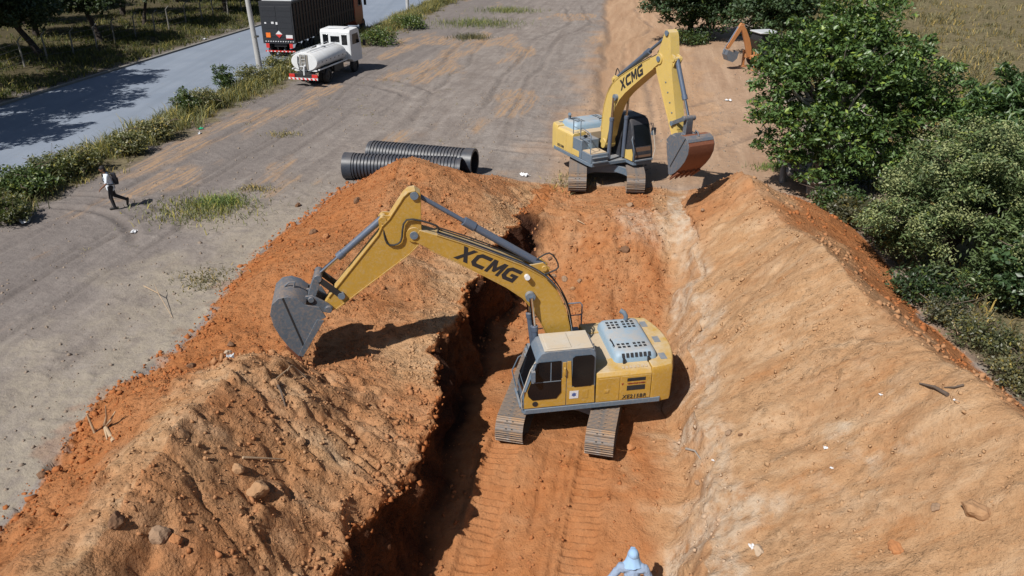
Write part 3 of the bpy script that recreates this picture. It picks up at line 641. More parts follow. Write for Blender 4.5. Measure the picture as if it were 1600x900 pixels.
    def side_pane(name, poly, mat, off=.0, th=.012, par=cab):
        mm = MB(Hm); n = len(poly)
        vs = [(x, yw(z)+off, z) for x, z in poly]+[(x, yw(z)+off+th, z) for x, z in poly]
        mm.add(vs, [tuple(range(n)), tuple(range(2*n-1, n-1, -1))]+[(i, i+n, (i+1) % n+n, (i+1) % n) for i in range(n)])
        return mm.build(name, mat, par, 30, .004)
    dr = side_pane('cab_door', [(1.43,1.17),(1.45,1.45),(1.40,1.72),(1.30,2.02),(.46,2.02),(.46,2.50),(.36,2.50),(.36,1.17)], yel)
    side_pane('rear_panel', [(.34,1.17),(.34,2.52),(.24,2.52),(.20,1.72),(-.40,1.72),(-.43,1.17)], yel)
    side_pane('door_window', [(1.25,1.42),(1.36,1.55),(1.39,1.70),(1.10,2.56),(.50,2.56),(.49,1.60),(.62,1.42)], 'glass', .013)
    mm = MB(Hm); mm.box(.76, .785, yw(2.1)+.024, yw(2.1)+.032, 1.98, 2.54); mm.box(.5, 1.28, yw(1.95)+.020, yw(1.95)+.034, 1.955, 1.975); mm.build('window_bar', 'bluegrey', cab)
    side_pane('rear_window', [(.20,1.78),(.20,2.60),(.13,2.66),(-.30,2.66),(-.37,2.60),(-.37,1.78),(-.30,1.72),(.13,1.72)], 'glass', .014)
    mm = MB(Hm); mm.tube([(.41,1.36,2.12),(.41,1.395,2.14),(.41,1.395,2.34),(.41,1.36,2.36)], .016, 8); mm.build('door_handle', yel, cab, 50)
    mm = MB(Hm); mm.box(.02, .26, 1.3595, 1.365, 1.36, 1.60); st = mm.build('sticker', 'white', cab)
    if model:
        mm = MB(Hm); mm.prism([(.14+.075*math.cos(a)*(1.0 if i % 2 else .62), 1.485+.075*math.sin(a)*(1.0 if i % 2 else .62)) for i, a in enumerate(np.linspace(0, 2*math.pi, 12, endpoint=False))], 1.3655, 1.368); mm.build('sticker_emblem', 'stickblue', cab)
    mm = MB(Hm); mm.box(-.24, -.06, 1.3585, 1.364, 1.34, 1.60); mm.build('access_panel', yel, cab, 30, .004)
    mm = MB(Hm); mm.cyl((1.18,1.35,1.30), (1.18,1.372,1.30), .075, n=18); mm.build('door_lock', 'black', cab, 40)
    # windscreen (sloping) and lower front pane
    def front_pane(name, z0, z1, mat):
        fx = lambda z: np.interp(z, [1.132,1.45,1.75,2.66], [1.47,1.50,1.44,1.13])+.006
        a, b = y0+.10, y1-.10; mm = MB(Hm)
        vs = [(fx(z)+d, y, z) for d in (0, .012) for z, y in ((z0,a),(z0,b),(z1,b-.03),(z1,a+.03))]
        mm.add(vs, [(3,2,1,0),(4,5,6,7),(0,1,5,4),(1,2,6,5),(2,3,7,6),(3,0,4,7)]); return mm.build(name, mat, cab, 30)
    front_pane('windscreen', 1.78, 2.60, 'glass'); front_pane('lower_window', 1.30, 1.72, 'glass_tan' if old else 'glass')
    mm = MB(Hm); mm.box(-.34, .94, .42, 1.29, 2.8505, 2.866); rf = mm.build('cab_roof', 'cabblack' if old else 'roofgrey', cab, 30, .01)
    mm = MB(Hm); mm.box(.22, .86, .50, 1.21, 2.8665, 2.888); mm.build('roof_hatch', 'cabblack' if old else 'roofgrey', cab, 30, .014)
    mm = MB(Hm); mm.box(1.52, 1.58, .42, 1.30, 1.15, 1.22); mm.build('cab_step', 'bluegrey', cab, 30, .01)
    if not old: mm = MB(Hm); mm.box(1.30, 1.475, 1.346, 1.356, 1.17, 1.70); mm.build('corner_panel', yel, cab, 30, .004)
    mm = MB(Hm); mm.prism([(.62,1.16),(1.44,1.16),(1.45,1.45),(1.36,1.66),(1.0,1.55),(.62,1.55)], y0-.014, y0-.003); mm.build('side_panel', yel, cab, 30, .004)
    # mirror on an arm, hand rail by the door
    mm = MB(Hm); mm.tube([(1.12,1.33,2.55),(1.24,1.44,2.60),(1.26,1.46,2.42)], .014, 6); mm.loft([[(1.26+dx, 1.46+dy, z) for dx, dy in ((-.05,-.08),(.05,-.08),(.06,.09),(-.04,.09))] for z in (2.12, 2.16, 2.38, 2.42)]); mm.build('mirror', 'bluegrey', cab, 50)
    mm = MB(Hm); mm.tube([(1.52,1.33,1.15),(1.56,1.40,1.6),(1.32,1.40,2.4),(1.18,1.36,2.62)], .016, 8); mm.build('grab_rail', 'roofgrey', cab, 50)
    mm = MB(Hm); mm.tube([(1.52,.36,1.2),(1.62,.30,1.7),(1.44,.28,2.1),(1.38,.36,2.2)], .018, 8); mm.build('guard_rail', 'bluegrey', cab, 50)
    # --- boom / arm / bucket in the plane y = -.05
    yb = -.06; foot = (.15, 1.70)
    B = rot2(a1); tobm = lambda p: (lambda q: (foot[0]+q[0], foot[1]+q[1]))(B(p))
    k = LB/5.68
    cl = [(-.16,-.06,.20),(.35,.24,.30),(.9,.58,.37),(1.4,.82,.43),(1.9,.97,.46),(2.4,1.01,.45),(3.0,.90,.41),(3.7,.69,.36),(4.5,.43,.30),(5.2,.18,.24),(5.62,.03,.19)]
    cl = [(x*k, y*k, h*.86) for x, y, h in cl]
    def frame_rings(c, wdt, yc):
        rings = []
        for i, (x, y, h) in enumerate(c):
            xa, ya, _ = c[max(i-1, 0)]; xb, yb2, _ = c[min(i+1, len(c)-1)]
            t = math.atan2(yb2-ya, xb-xa); nx, ny = -math.sin(t), math.cos(t)
            lo = tobm((x-nx*h, y-ny*h)); hi = tobm((x+nx*h, y+ny*h)); w_ = wdt
            rings.append([(lo[0], yc-w_, lo[1]), (lo[0], yc+w_, lo[1]), (hi[0], yc+w_, hi[1]), (hi[0], yc-w_, hi[1])])
        return rings
    m = MB(Hm); m.loft(frame_rings(cl, .215, yb)); boom = m.build('boom', yel, root, 20, .012)
    for fl_ in (1, -1):                                              # flange strips top and bottom, slightly wider than the webs
        m = MB(Hm); rg = []
        for i, (x, y, h) in enumerate(cl[1:-1]):
            j = i+1; xa, ya, _ = cl[j-1]; xb, yb2, _ = cl[j+1]; t = math.atan2(yb2-ya, xb-xa); nx, ny = -math.sin(t), math.cos(t)
            p0 = tobm((x+nx*(h*fl_-.004*fl_), y+ny*(h*fl_-.004*fl_))); p1 = tobm((x+nx*(h+.016)*fl_, y+ny*(h+.016)*fl_))
            rg.append([(p0[0], yb-.235, p0[1]), (p0[0], yb+.235, p0[1]), (p1[0], yb+.235, p1[1]), (p1[0], yb-.235, p1[1])])
        m.loft(rg); m.build('boom_flange', yel, boom, 20)
    tip = tobm((LB, 0)); tipb = (5.68*k, 0)
    def pin(mb, p, r, hw): return mb.cyl((p[0], yb-hw, p[1]), (p[0], yb+hw, p[1]), r, n=20)
    m = MB(Hm); pin(m, tip, .19, .21); m.build('boom_head', yel, boom, 35)
    m = MB(Hm); pin(m, tip, .10, .25); m.build('pivot_pin', 'bluegrey', boom, 35)
    m = MB(Hm); pin(m, foot, .20, .26); m.build('boom_foot', yel, boom, 35)
    bc = tobm((2.28*k, .80*k))
    m = MB(Hm); pin(m, bc, .13, .34); m.build('cylinder_boss', 'bluegrey', boom, 35)
    for s in (-1, 1):                                                # boom lift cylinders
        yy = yb+s*.36; b0 = (.82, 1.22); m = MB(Hm)
        d = (bc[0]-b0[0], bc[1]-b0[1]); mid = (b0[0]+d[0]*.66, b0[1]+d[1]*.66)
        m.cyl((b0[0], yy, b0[1]), (mid[0], yy, mid[1]), .085, n=16); m.cyl((mid[0]-d[0]*.03, yy, mid[1]-d[1]*.03), (mid[0]+d[0]*.02, yy, mid[1]+d[1]*.02), .1, n=16)
        c_ = m.build('boom_cylinder', 'cylsteel', root, 40)
        m = MB(Hm); m.cyl((mid[0], yy, mid[1]), (bc[0], yy, bc[1]), .05, n=14); m.build('piston_rod', 'chrome', c_, 40)
    # letters on both sides
    tl = math.atan2(.69-.90, .70)
    for s in (1, -1):
        P0 = tobm((3.72*k, .69*k)); ang = a1 + math.atan2(cl[8][1]-cl[6][1], cl[8][0]-cl[6][0])
        if s > 0: base = Matrix.Translation((P0[0], yb+.2175, P0[1])) @ Matrix.Rotation(-ang, 4, 'Y') @ Matrix.Rotation(math.pi, 4, 'Z') @ Matrix.Rotation(math.pi/2, 4, 'X')
        else: base = Matrix.Translation((P0[0], yb-.2175, P0[1])) @ Matrix.Rotation(-ang, 4, 'Y') @ Matrix.Rotation(math.pi/2, 4, 'X')
        for gi, g in enumerate((GX, GC, GM, GG)):
            hgt = .40; x_ = -.87+gi*.44; wv = .40; mm = MB(Hm @ base); mm.prism([(x_+px_*wv+(py_-.5)*.10, (py_-.5)*hgt) for px_, py_ in g], -.003, .003, 'xy'); mm.build('boom_letter', 'letter', boom)
    m = MB(Hm); q = tobm((2.75*k, 1.12*k)); q0 = tobm((2.62*k, 1.30*k)); m.cyl((q[0], yb+.20, q[1]), (q[0], yb+.34, q[1]+.02), .07, n=14); m.build('work_light', 'white', boom, 40)
    # bracket for the arm cylinder on top of the boom
    ac0b = (2.55*k, 1.58*k); ac0 = tobm(ac0b)
    m = MB(Hm)
    for s in (-1, 1):
        po = [tobm(p) for p in ((2.20*k,1.36*k),(3.0*k,1.24*k),(2.68*k,1.66*k),(2.45*k,1.68*k))]
        m.prism(po, yb+s*.13-.025, yb+s*.13+.025)
    pin(m, ac0, .07, .2); m.build('cylinder_bracket', yel, boom, 35)
    # arm
    Ar = rot2(a2); toarm = lambda p: (lambda q: (tip[0]+q[0], tip[1]+q[1]))(Ar(p))
    LA = 2.91
    poly = [(-.84,.66),(-.80,.80),(-.66,.88),(-.50,.88),(.14,.70),(.40,.68),(.62,.58),(2.85,.18),(3.0,.10),(3.02,-.06),(2.88,-.14),(.45,-.30),(.10,-.27),(-.16,-.20),(-.24,-.02)]
    m = MB(Hm); m.prism([toarm(p) for p in poly], yb-.165, yb+.165); arm = m.build('arm', yel, root, 20, .012)
    m = MB(Hm)
    rim = [(-.80,.80),(-.66,.88),(-.50,.88),(.14,.70),(.40,.68),(.62,.58),(2.70,.205)]
    m.loft([[(toarm((x, y-.004))[0], yb-.19, toarm((x, y-.004))[1]), (toarm((x, y-.004))[0], yb+.19, toarm((x, y-.004))[1]), (toarm((x, y+.016))[0], yb+.19, toarm((x, y+.016))[1]), (toarm((x, y+.016))[0], yb-.19, toarm((x, y+.016))[1])] for x, y in rim]); m.build('arm_flange', yel, arm, 20)
    m = MB(Hm)
    rim = [(2.80,-.146),(.45,-.304),(.10,-.274)]
    m.loft([[(toarm((x, y+.004))[0], yb-.19, toarm((x, y+.004))[1]), (toarm((x, y+.004))[0], yb+.19, toarm((x, y+.004))[1]), (toarm((x, y-.016))[0], yb+.19, toarm((x, y-.016))[1]), (toarm((x, y-.016))[0], yb-.19, toarm((x, y-.016))[1])] for x, y in rim]); m.build('arm_flange', yel, arm, 20)
    tail = toarm((-.70, .74)); bcy = toarm((.28, .78)); bp = toarm((LA, 0)); rk = toarm((2.42, .04))
    for p_, r_, w_ in ((tail, .10, .22), (bp, .10, .24), (rk, .09, .26)): m = MB(Hm); pin(m, p_, r_, w_); m.build('arm_pin', 'bluegrey', arm, 35)
    m = MB(Hm)
    for s in (-1, 1): m.prism([toarm(p) for p in ((.02,.66),(.55,.62),(.36,.86),(.20,.86))], yb+s*.12-.025, yb+s*.12+.025)
    pin(m, bcy, .085, .18); m.build('cylinder_lug', yel, arm, 35)
    # arm cylinder
    d = (tail[0]-ac0[0], tail[1]-ac0[1]); mid = (ac0[0]+d[0]*.60, ac0[1]+d[1]*.60); m = MB(Hm)
    m.cyl((ac0[0], yb, ac0[1]), (mid[0], yb, mid[1]), .098, n=18); m.cyl((mid[0]-d[0]*.05, yb, mid[1]-d[1]*.05), (mid[0]+d[0]*.03, yb, mid[1]+d[1]*.03), .118, n=18)
    acy = m.build('arm_cylinder', 'cylsteel', root, 40)
    m = MB(Hm); m.cyl((mid[0], yb, mid[1]), (tail[0], yb, tail[1]), .058, n=14); m.build('piston_rod', 'cylsteel', acy, 40)
    # bucket
    Bk = rot2(a3); tobk = lambda p: (lambda q: (bp[0]+q[0], bp[1]+q[1]))(Bk(p))
    shell = [(.02,.60),(-.02,.85),(.03,1.08),(.18,1.25),(.42,1.30),(.68,1.20),(.92,.98),(1.12,.68),(1.28,.36),(1.38,.02)]
    bw = .56; th = .045
    inner = []
    for i, (x, y) in enumerate(shell):
        xa, ya = shell[max(i-1, 0)]; xb, yb_ = shell[min(i+1, len(shell)-1)]; t = math.atan2(yb_-ya, xb-xa)
        inner.append((x+math.sin(t)*th, y-math.cos(t)*th))
    m = MB(Hm)
    rg = [[(tobk(o)[0], yb-bw, tobk(o)[1]), (tobk(o)[0], yb+bw, tobk(o)[1]), (tobk(i_)[0], yb+bw, tobk(i_)[1]), (tobk(i_)[0], yb-bw, tobk(i_)[1])] for o, i_ in zip(shell, inner)]
    m.loft(rg); bk = m.build('bucket', 'rustbucket' if old else 'bucketsteel', root, 30, .006)
    sp = [(.06,.02),(.20,.10),(1.30,.0),(1.385,.02)]+[(x-.002, y-.002) for x, y in reversed(shell[1:-1])]+[(.02,.62),(-.10,.30)]
    for s in (-1, 1):
        yy = yb+s*bw; m = MB(Hm); m.prism([tobk(p) for p in sp], yy-.022 if s > 0 else yy-.018, yy+.018 if s > 0 else yy+.022); spl = m.build('side_plate', 'bucketsteel', bk, 25, .006)
        m = MB(Hm); m.prism([tobk(p) for p in ((.16,.02),(1.33,-.06),(1.36,.06),(.22,.18))], yy+s*.020-.012, yy+s*.020+.012+.006); m.build('side_cutter', 'bucketsteel', spl, 25, .004)
        m = MB(Hm); m.prism([tobk(p) for p in ((.10,1.16),(.14,1.18),(1.10,.06),(1.06,.04))], yy+s*.021-.006, yy+s*.021+.006); m.build('stiffener', 'black', spl, 25)
    if old:   # clean worn band at the top of the shell
        m = MB(Hm); rg = [[(tobk((x*1.0+.0, y+.008))[0], yb-bw, tobk((x, y+.008))[1]), (tobk((x, y+.008))[0], yb+bw, tobk((x, y+.008))[1]), (tobk((x, y-.002))[0], yb+bw, tobk((x, y-.002))[1]), (tobk((x, y-.002))[0], yb-bw, tobk((x, y-.002))[1])] for x, y in ((.03,1.07),(.08,1.14),(.18,1.255),(.28,1.28))]
        m.loft(rg); m.build('wear_band', 'bucketsteel', bk, 30)
    m = MB(Hm)
    for s in (-1, 1): m.prism([tobk(p) for p in ((-.10,-.06),(.08,-.10),(.16,.10),(.06,.62),(-.02,.66),(-.12,.52),(-.13,.1))], yb+s*.20-.03, yb+s*.20+.03)
    m.box(0, 0, 0, 0, 0, 0) if False else None
    pin(m, tobk((-.02, .50)), .075, .28); pin(m, (bp[0], bp[1]), .09, .28); m.build('bucket_bracket', 'bucketsteel', bk, 30, .008)
    m = MB(Hm)
    hp = tobk((.10, 1.18)); h2 = tobk((.0, .98)); h3 = tobk((.04, 1.28)); h4 = tobk((-.13, 1.03))
    m.tube([(h2[0], yb, h2[1]), (h4[0], yb, h4[1]), ((h3[0]+h4[0])/2-.02, yb, (h3[1]+h4[1])/2), (hp[0], yb, hp[1])], .025, 8); m.build('lifting_eye', 'bucketsteel', bk, 40)
    for i in range(5):
        yy = yb-bw+.09+i*(2*bw-.18)/4; m = MB(Hm)
        pts = [(1.26,.40),(1.34,.10),(1.52,-.16),(1.555,-.15),(1.45,.12),(1.345,.43)]
        a_, b_ = .055, .030; n = len(pts)
        vs = [(tobk(p)[0], yy-(b_ if 2 <= i_ <= 3 else a_), tobk(p)[1]) for i_, p in enumerate(pts)]+[(tobk(p)[0], yy+(b_ if 2 <= i_ <= 3 else a_), tobk(p)[1]) for i_, p in enumerate(pts)]
        m.add(vs, [tuple(range(n)), tuple(range(2*n-1, n-1, -1))]+[(j, j+n, (j+1) % n+n, (j+1) % n) for j in range(n)]); m.build('tooth', 'rustbucket', bk, 30, .008)
    # linkage: rocker on the arm, link to the bucket
    Bl = tobk((-.02, .50)); A_ = rk; r1, r2 = .74, .60
    dx, dz = Bl[0]-A_[0], Bl[1]-A_[1]; dd = math.hypot(dx, dz); r2 = max(r2, dd-r1+.02)
    aa = (r1*r1-r2*r2+dd*dd)/(2*dd); hh = math.sqrt(max(0, r1*r1-aa*aa)); mx_, mz_ = A_[0]+aa*dx/dd, A_[1]+aa*dz/dd
    cands = [(mx_-hh*dz/dd, mz_+hh*dx/dd), (mx_+hh*dz/dd, mz_-hh*dx/dd)]
    nrm = (-math.sin(a2), math.cos(a2)); C_ = max(cands, key=lambda c: (c[0]-A_[0])*nrm[0]+(c[1]-A_[1])*nrm[1])
    def bar(mb, p, q, hw, y_a, y_b):
        t = math.atan2(q[1]-p[1], q[0]-p[0]); nx, nz = -math.sin(t)*hw, math.cos(t)*hw; ex_, ez_ = math.cos(t)*hw, math.sin(t)*hw
        mb.prism([(p[0]-ex_*.5+nx*.7, p[1]-ez_*.5+nz*.7), (p[0]+nx, p[1]+nz), (q[0]+nx, q[1]+nz), (q[0]+ex_*.9+nx*.5, q[1]+ez_*.9+nz*.5), (q[0]+ex_*.9-nx*.5, q[1]+ez_*.9-nz*.5), (q[0]-nx, q[1]-nz), (p[0]-nx, p[1]-nz), (p[0]-ex_*.5-nx*.7, p[1]-ez_*.5-nz*.7)], y_a, y_b)
    for s in (-1, 1):
        m = MB(Hm); bar(m, A_, C_, .075, yb+s*.22-.025, yb+s*.22+.025); m.build('rocker_link', 'black' if not old else 'bucketsteel', root, 30, .008)
    m = MB(Hm); bar(m, C_, Bl, .10, yb-.14, yb+.14); pin(m, C_, .10, .26); m.build('bucket_link', 'bucketsteel', root, 30, .01)
    d = (C_[0]-bcy[0], C_[1]-bcy[1]); fr_ = .66; mid = (bcy[0]+d[0]*fr_, bcy[1]+d[1]*fr_); m = MB(Hm)
    m.cyl((bcy[0], yb, bcy[1]), (mid[0], yb, mid[1]), .088, n=18); m.cyl((mid[0]-d[0]*.05, yb, mid[1]-d[1]*.05), (mid[0]+d[0]*.025, yb, mid[1]+d[1]*.025), .105, n=18)
    c_ = m.build('bucket_cylinder', 'cylsteel', root, 40)
    m = MB(Hm); m.cyl((mid[0], yb, mid[1]), (C_[0], yb, C_[1]), .052, n=14); m.build('piston_rod', 'chrome', c_, 40)
    # hoses along the boom and over the joint
    def hose(pts, r=.022, mat='rubber', yo=0):
        mb = MB(Hm); P_ = [Vector((p[0], yb+p[2], p[1])) for p in pts]; out = []
        for i in range(len(P_)-1):
            p0, p1, p2, p3 = P_[max(i-1, 0)], P_[i], P_[i+1], P_[min(i+2, len(P_)-1)]
            for t in (0, .25, .5, .75):
                out.append(.5*((2*p1)+(p2-p0)*t+(2*p0-5*p1+4*p2-p3)*t*t+(3*p1-p0-3*p2+p3)*t**3))
        out.append(P_[-1]); mb.tube(out, r, 6); return mb.build('hydraulic_hose', mat, boom, 60)
    top = lambda i, e, s: (*tobm((cl[i][0]-math.sin(math.atan2(cl[min(i+1,10)][1]-cl[i-1][1], cl[min(i+1,10)][0]-cl[i-1][0]))*(cl[i][2]+e), cl[i][1]+math.cos(math.atan2(cl[min(i+1,10)][1]-cl[i-1][1], cl[min(i+1,10)][0]-cl[i-1][0]))*(cl[i][2]+e))), s)
    for s, e, m_ in ((.16, .06, 'rubber'), (.10, .10, 'rubber'), (-.14, .07, 'rubber'), (.20, .05, 'chrome')):
        hose([(foot[0]-.25, foot[1]+.15, s)]+[top(i, e+.03*random.random(), s) for i in (1, 2, 3, 4, 5, 6, 7, 8, 9)], .018, m_)
    hose([top(9, .05, .18), (*tobm((5.45*k,.55)), .20), (*toarm((-.15,.42)), .22), (*toarm((.35,.10)), .22), (*toarm((.62,.28)), .20), (*toarm((.35,.72)), .12)], .024)
    hose([top(5, .05, .16), (*tobm((2.3*k,1.85*k)), .16), (*tobm((2.75*k,1.95*k)), .1), (ac0[0]+.2*d[0], ac0[1]+.1, .05)], .022)
    for i in range(5):
        mm = MB(Hm); q = toarm((.9+i*.38, .10)); mm.box(q[0]-.03, q[0]+.03, yb-.19, yb-.166, q[1]-.02, q[1]+.02); mm.build('cable_clip', 'bluegrey', arm)
    return root

def ext(a): return a
e1_ = excavator((1.55, 19.05, -2.16), R(77), R(189.3), R(46.8), R(-39.7), R(-54), 5.66, 'yellow excavator with dusty tan roof working down in the trench', False, (R(2.0), 0))
e2_ = excavator((4.07, 33.4, gz(4.07, 33.4)-.02), R(-95), R(-64), R(49.5), R(-63), R(-72), 5.3, 'pale yellow excavator with black cab parked on flat ground beyond the trench', True, (0, 0), False)

# ------------------------------------------------------------------ corrugated pipes
def pipe(p0, p1, r, label, bell_first):
    p0, p1 = Vector(p0), Vector(p1); d = p1-p0; Lp = d.length; rz = math.atan2(d.y, d.x)
    root = empty('corrugated_pipe', p0, rz, label, 'pipe', 'corrugated drainage pipes')
    n = 40; per = .152
    prof = []; x = .40 if bell_first else .10; x_end = Lp-(.10 if bell_first else .40)
    while x+per < x_end:
        prof += [(x, r-.055), (x+.035, r-.05), (x+.052, r), (x+.118, r), (x+.135, r-.05)]; x += per
    prof.append((x_end, r-.055))
    m = MB(); ring = lambda x, q, n=n: [(x, q*math.cos(2*math.pi*i/n), r+q*math.sin(2*math.pi*i/n)) for i in range(n)]
    m.loft([ring(*p) for p in prof], False); b = m.build('corrugated_wall', 'pipeblack', root, 45)
    m = MB(); m.loft([ring(.0, r-.105), ring(Lp, r-.105)], False); m.build('inner_lining', 'pipeinner', root, 45)
    for x0, x1, bell in ((0, .42, bell_first), (Lp-.42, Lp, not bell_first)):
        m = MB()
        if bell: m.loft([ring(x0, r-.10), ring(x0, r+.015), ring(x1, r+.015 if x0 == 0 else r+.015), ring(x1, r-.10)], False); m.build('bell_socket', 'pipeblack', root, 45)
        else:
            xa = 0 if x0 == 0 else Lp-.12; m.loft([ring(xa, r-.10), ring(xa, r-.03), ring(xa+.12, r-.03), ring(xa+.12, r-.10)], False); m.build('spigot_end', 'pipeblack', root, 45)
    return root
pipe((*pix(541, 277, 0).xy, gz(-7.3, 33.6)-.02), (*pix(722, 284, 0).xy, 0), .57, 'front black corrugated drainage pipe half hidden by the orange heap', True)
pa, pb = pix(572, 262, 0), pix(742, 277, 0)
pb = pix(744, 277, 0); q = pix(573, 220, 1.1); q2 = pix(742, 233, 1.1)
pipe((q.x+.2, q.y-.4, gz(q.x, q.y)), (q2.x, q2.y-.45, 0), .60, 'rear black corrugated drainage pipe with its open end facing right', False)

# ------------------------------------------------------------------ lamp posts
def lamp_post(x, y, h, label, lean=0.0):
    root = empty('lamp_post', (x, y, gz(x, y)), 0, label, 'lamp post', 'lamp posts along the road')
    m = MB(); m.tube([(0, 0, -.3), (lean*.3, 0, h*.3), (lean, 0, h)], [.20, .17, .11], 16); m.build('pole', 'concrete', root, 50)
    m = MB(); m.tube([(lean, 0, h-.4), (lean-.8, -.1, h+.5), (lean-2.2, -.4, h+.8)], .04, 8); arm = m.build('bracket_arm', 'postconcrete', root, 50)
    m = MB(); m.loft([[(lean-2.1, -.5, h+.78), (lean-2.1, -.28, h+.78), (lean-2.1, -.3, h+.88), (lean-2.1, -.48, h+.88)], [(lean-2.8, -.52, h+.84), (lean-2.8, -.36, h+.84), (lean-2.8, -.4, h+.92), (lean-2.8, -.5, h+.92)]]); m.build('lamp_head', 'postconcrete', root, 40, .02)
    m = MB(); m.cyl((0, 0, 2.9), (.0, 0, 3.0), .185, n=16); m.build('clamp_band', 'wire', root, 40)
lamp_post(-16.76, 54.1, 9.5, 'grey concrete lamp post in the verge beside the white tanker', -.45)
lamp_post(-11.62, 93.3, 9.5, 'far slim lamp post on the verge beyond the trailer', 0)

# ------------------------------------------------------------------ wheels
def wheel(root, x, y, z, r, w, rim='black'):
    m = MB(); n = 26
    prof = [(-w/2, r*.62), (-w/2, r*.90), (-w*.38, r), (w*.38, r), (w/2, r*.90), (w/2, r*.62), (-w/2, r*.62)]
    m.loft([[(x+q*math.cos(2*math.pi*i/n), y+dy, z+q*math.sin(2*math.pi*i/n)) for i in range(n)] for dy, q in prof], False)
    t = m.build('wheel', 'rubber', root, 40)
    m = MB(); m.cyl((x, y-w*.32, z), (x, y+w*.32, z), r*.62, n=20); m.cyl((x, y-w*.42, z), (x, y+w*.42, z), r*.22, n=12); m.build('rim', rim, t, 40)

# ------------------------------------------------------------------ white water tanker (x forward)
def tanker(loc, rz):
    root = empty('tanker_truck', loc, rz, 'white water tanker truck parked on the verge facing away', 'truck')
    m = MB(); m.box(-.3, 6.3, -.42, .42, .72, .92); m.box(-.35, -.22, -.9, .9, .55, .85); m.build('chassis', 'black', root, 30, .01)
    n = 28; rings = []
    for x, k in ((-.10, .0), (-.09, .93), (0, 1.0), (4.05, 1.0), (4.15, .93), (4.16, 0)):
        rings.append([(x, .98*max(k, .01)*math.cos(2*math.pi*i/n), 1.54+.60*max(k, .01)*math.sin(2*math.pi*i/n)) for i in range(n)])
    m = MB(); m.loft(rings); tank = m.build('tank', 'whitepaint', root, 40)
    m = MB(); m.box(.05, 4.0, -.2, .2, 2.136, 2.15); m.build('walkway', 'whitepaint', tank, 30)
    for y in (-.32, .32):
        m = MB(); m.tube([(.2, y, 2.08), (.2, y, 2.23), (3.9, y, 2.23), (3.9, y, 2.08)], .016, 6); m.build('guard_rail', 'tarp', tank, 40)
    for i in range(6):
        for s in (-1, 1): m = MB(); m.cyl((.5+i*.6, s*.965, 1.5), (.5+i*.6, s*.995, 1.5), .035, n=8); m.build('tank_bolt', 'black', tank, 40)
    m = MB(); m.cyl((2.3, 0, 2.1), (2.3, 0, 2.24), .26, n=18); m.build('manhole', 'whitepaint', tank, 40)
    ld = MB()   # ladder lying along the left top of the tank
    for dy in (0, .34): ld.tube([(.0, .58+dy, 2.12-dy*.55), (2.6, .58+dy, 2.12-dy*.55)], .022, 6)
    for i in range(9): ld.tube([(.15+i*.29, .58, 2.12), (.15+i*.29, .92, 1.94)], .016, 6)
    ld.build('ladder', 'tarp', tank, 40)
    m = MB(); m.box(0, 4.1, .90, 1.0, 1.02, 1.10); m.box(0, 4.1, -1.0, -.90, 1.02, 1.10); m.build('side_rail', 'whitepaint', root, 30, .01)
    for s in (-1, 1):
        m = MB(); m.prism([(-.02, 1.05), (.15, 1.05), (.15, .95), (-.02, .95)], s*.5-.3, s*.5+.3); m.build('rear_bracket', 'whitepaint', root, 30)
        m = MB(); m.box(-.42, -.34, s*.82-.20, s*.82+.20, .62, .82); m.build('tail_lamp', 'red', root, 30, .01)
        m = MB(); m.prism([(.55, .78), (.75, 1.05), (1.25, 1.14), (1.75, 1.05), (1.95, .78), (1.9, .78), (1.72, 1.0), (1.25, 1.09), (.78, 1.0), (.6, .78)], s*.72-.26, s*.72+.26); m.build('mudguard', 'black', root, 30)
    m = MB(); m.tube([(-.10, -.05, 1.35), (-.30, -.05, 1.25), (-.34, -.05, .75)], .06, 10); m.cyl((-.3, -.05, 1.3), (-.3, .22, 1.3), .035, n=8); m.build('outlet_pipe', 'tarp', root, 40)
    m = MB(); m.box(-.125, -.11, -.28, .30, 1.08, 2.0); m.build('stained_panel', 'postconcrete', root, 30)
    m = MB()
    for y in (-.12, .16): m.tube([(-.16, y, .95), (-.16, y, 2.05)], .018, 6)
    for i in range(5): m.tube([(-.16, -.12, 1.05+i*.22), (-.16, .16, 1.05+i*.22)], .014, 6)
    m.build('rear_ladder', 'tarp', root, 40)
    m = MB(); m.tube([(-.14, .4, 1.9), (-.18, .42, 1.5), (-.2, .3, 1.0), (-.3, .1, .8)], .03, 8); m.build('hose', 'black', root, 50)
    m = MB(); m.box(-.47, -.40, -1.05, 1.05, .48, .60); bp = m.build('bumper_bar', 'white', root, 30, .006)
    for i in range(7): m = MB(); y = -1.0+i*.29; m.add([(-.474, y, .481), (-.474, y+.14, .481), (-.474, y+.2, .599), (-.474, y+.06, .599), (-.468, y, .481), (-.468, y+.14, .481), (-.468, y+.2, .599), (-.468, y+.06, .599)], [(3,2,1,0),(4,5,6,7),(0,1,5,4),(1,2,6,5),(2,3,7,6),(3,0,4,7)]); m.build('bumper_stripe', 'red', bp)
    # cab
    prof = [(4.45, 1.0), (4.45, 2.80), (4.55, 2.95), (5.75, 2.99), (5.95, 2.85), (6.22, 2.0), (6.28, 1.0), (6.28, .75), (4.9, .75)]
    m = MB(); m.loft([[(x+(5.3-x)*k, y, z+(1.9-z)*k*.5) for x, z in prof] for y, k in ((-1.12, .05), (-1.07, .01), (-1.0, 0), (1.0, 0), (1.07, .01), (1.12, .05))]); cab = m.build('cab', 'whitepaint', root, 28)
    for y0, y1, z0, z1 in ((-.92, -.50, 1.95, 2.62), (-.34, .34, 2.12, 2.52), (.50, .92, 1.95, 2.62)):
        m = MB(); m.box(4.438, 4.449, y0, y1, z0, z1); m.build('rear_window', 'glass', cab, 30, .005)
    m = MB(); m.box(4.44, 4.449, -.62, -.42, 1.25, 1.42); m.build('cab_vent', 'black', cab)
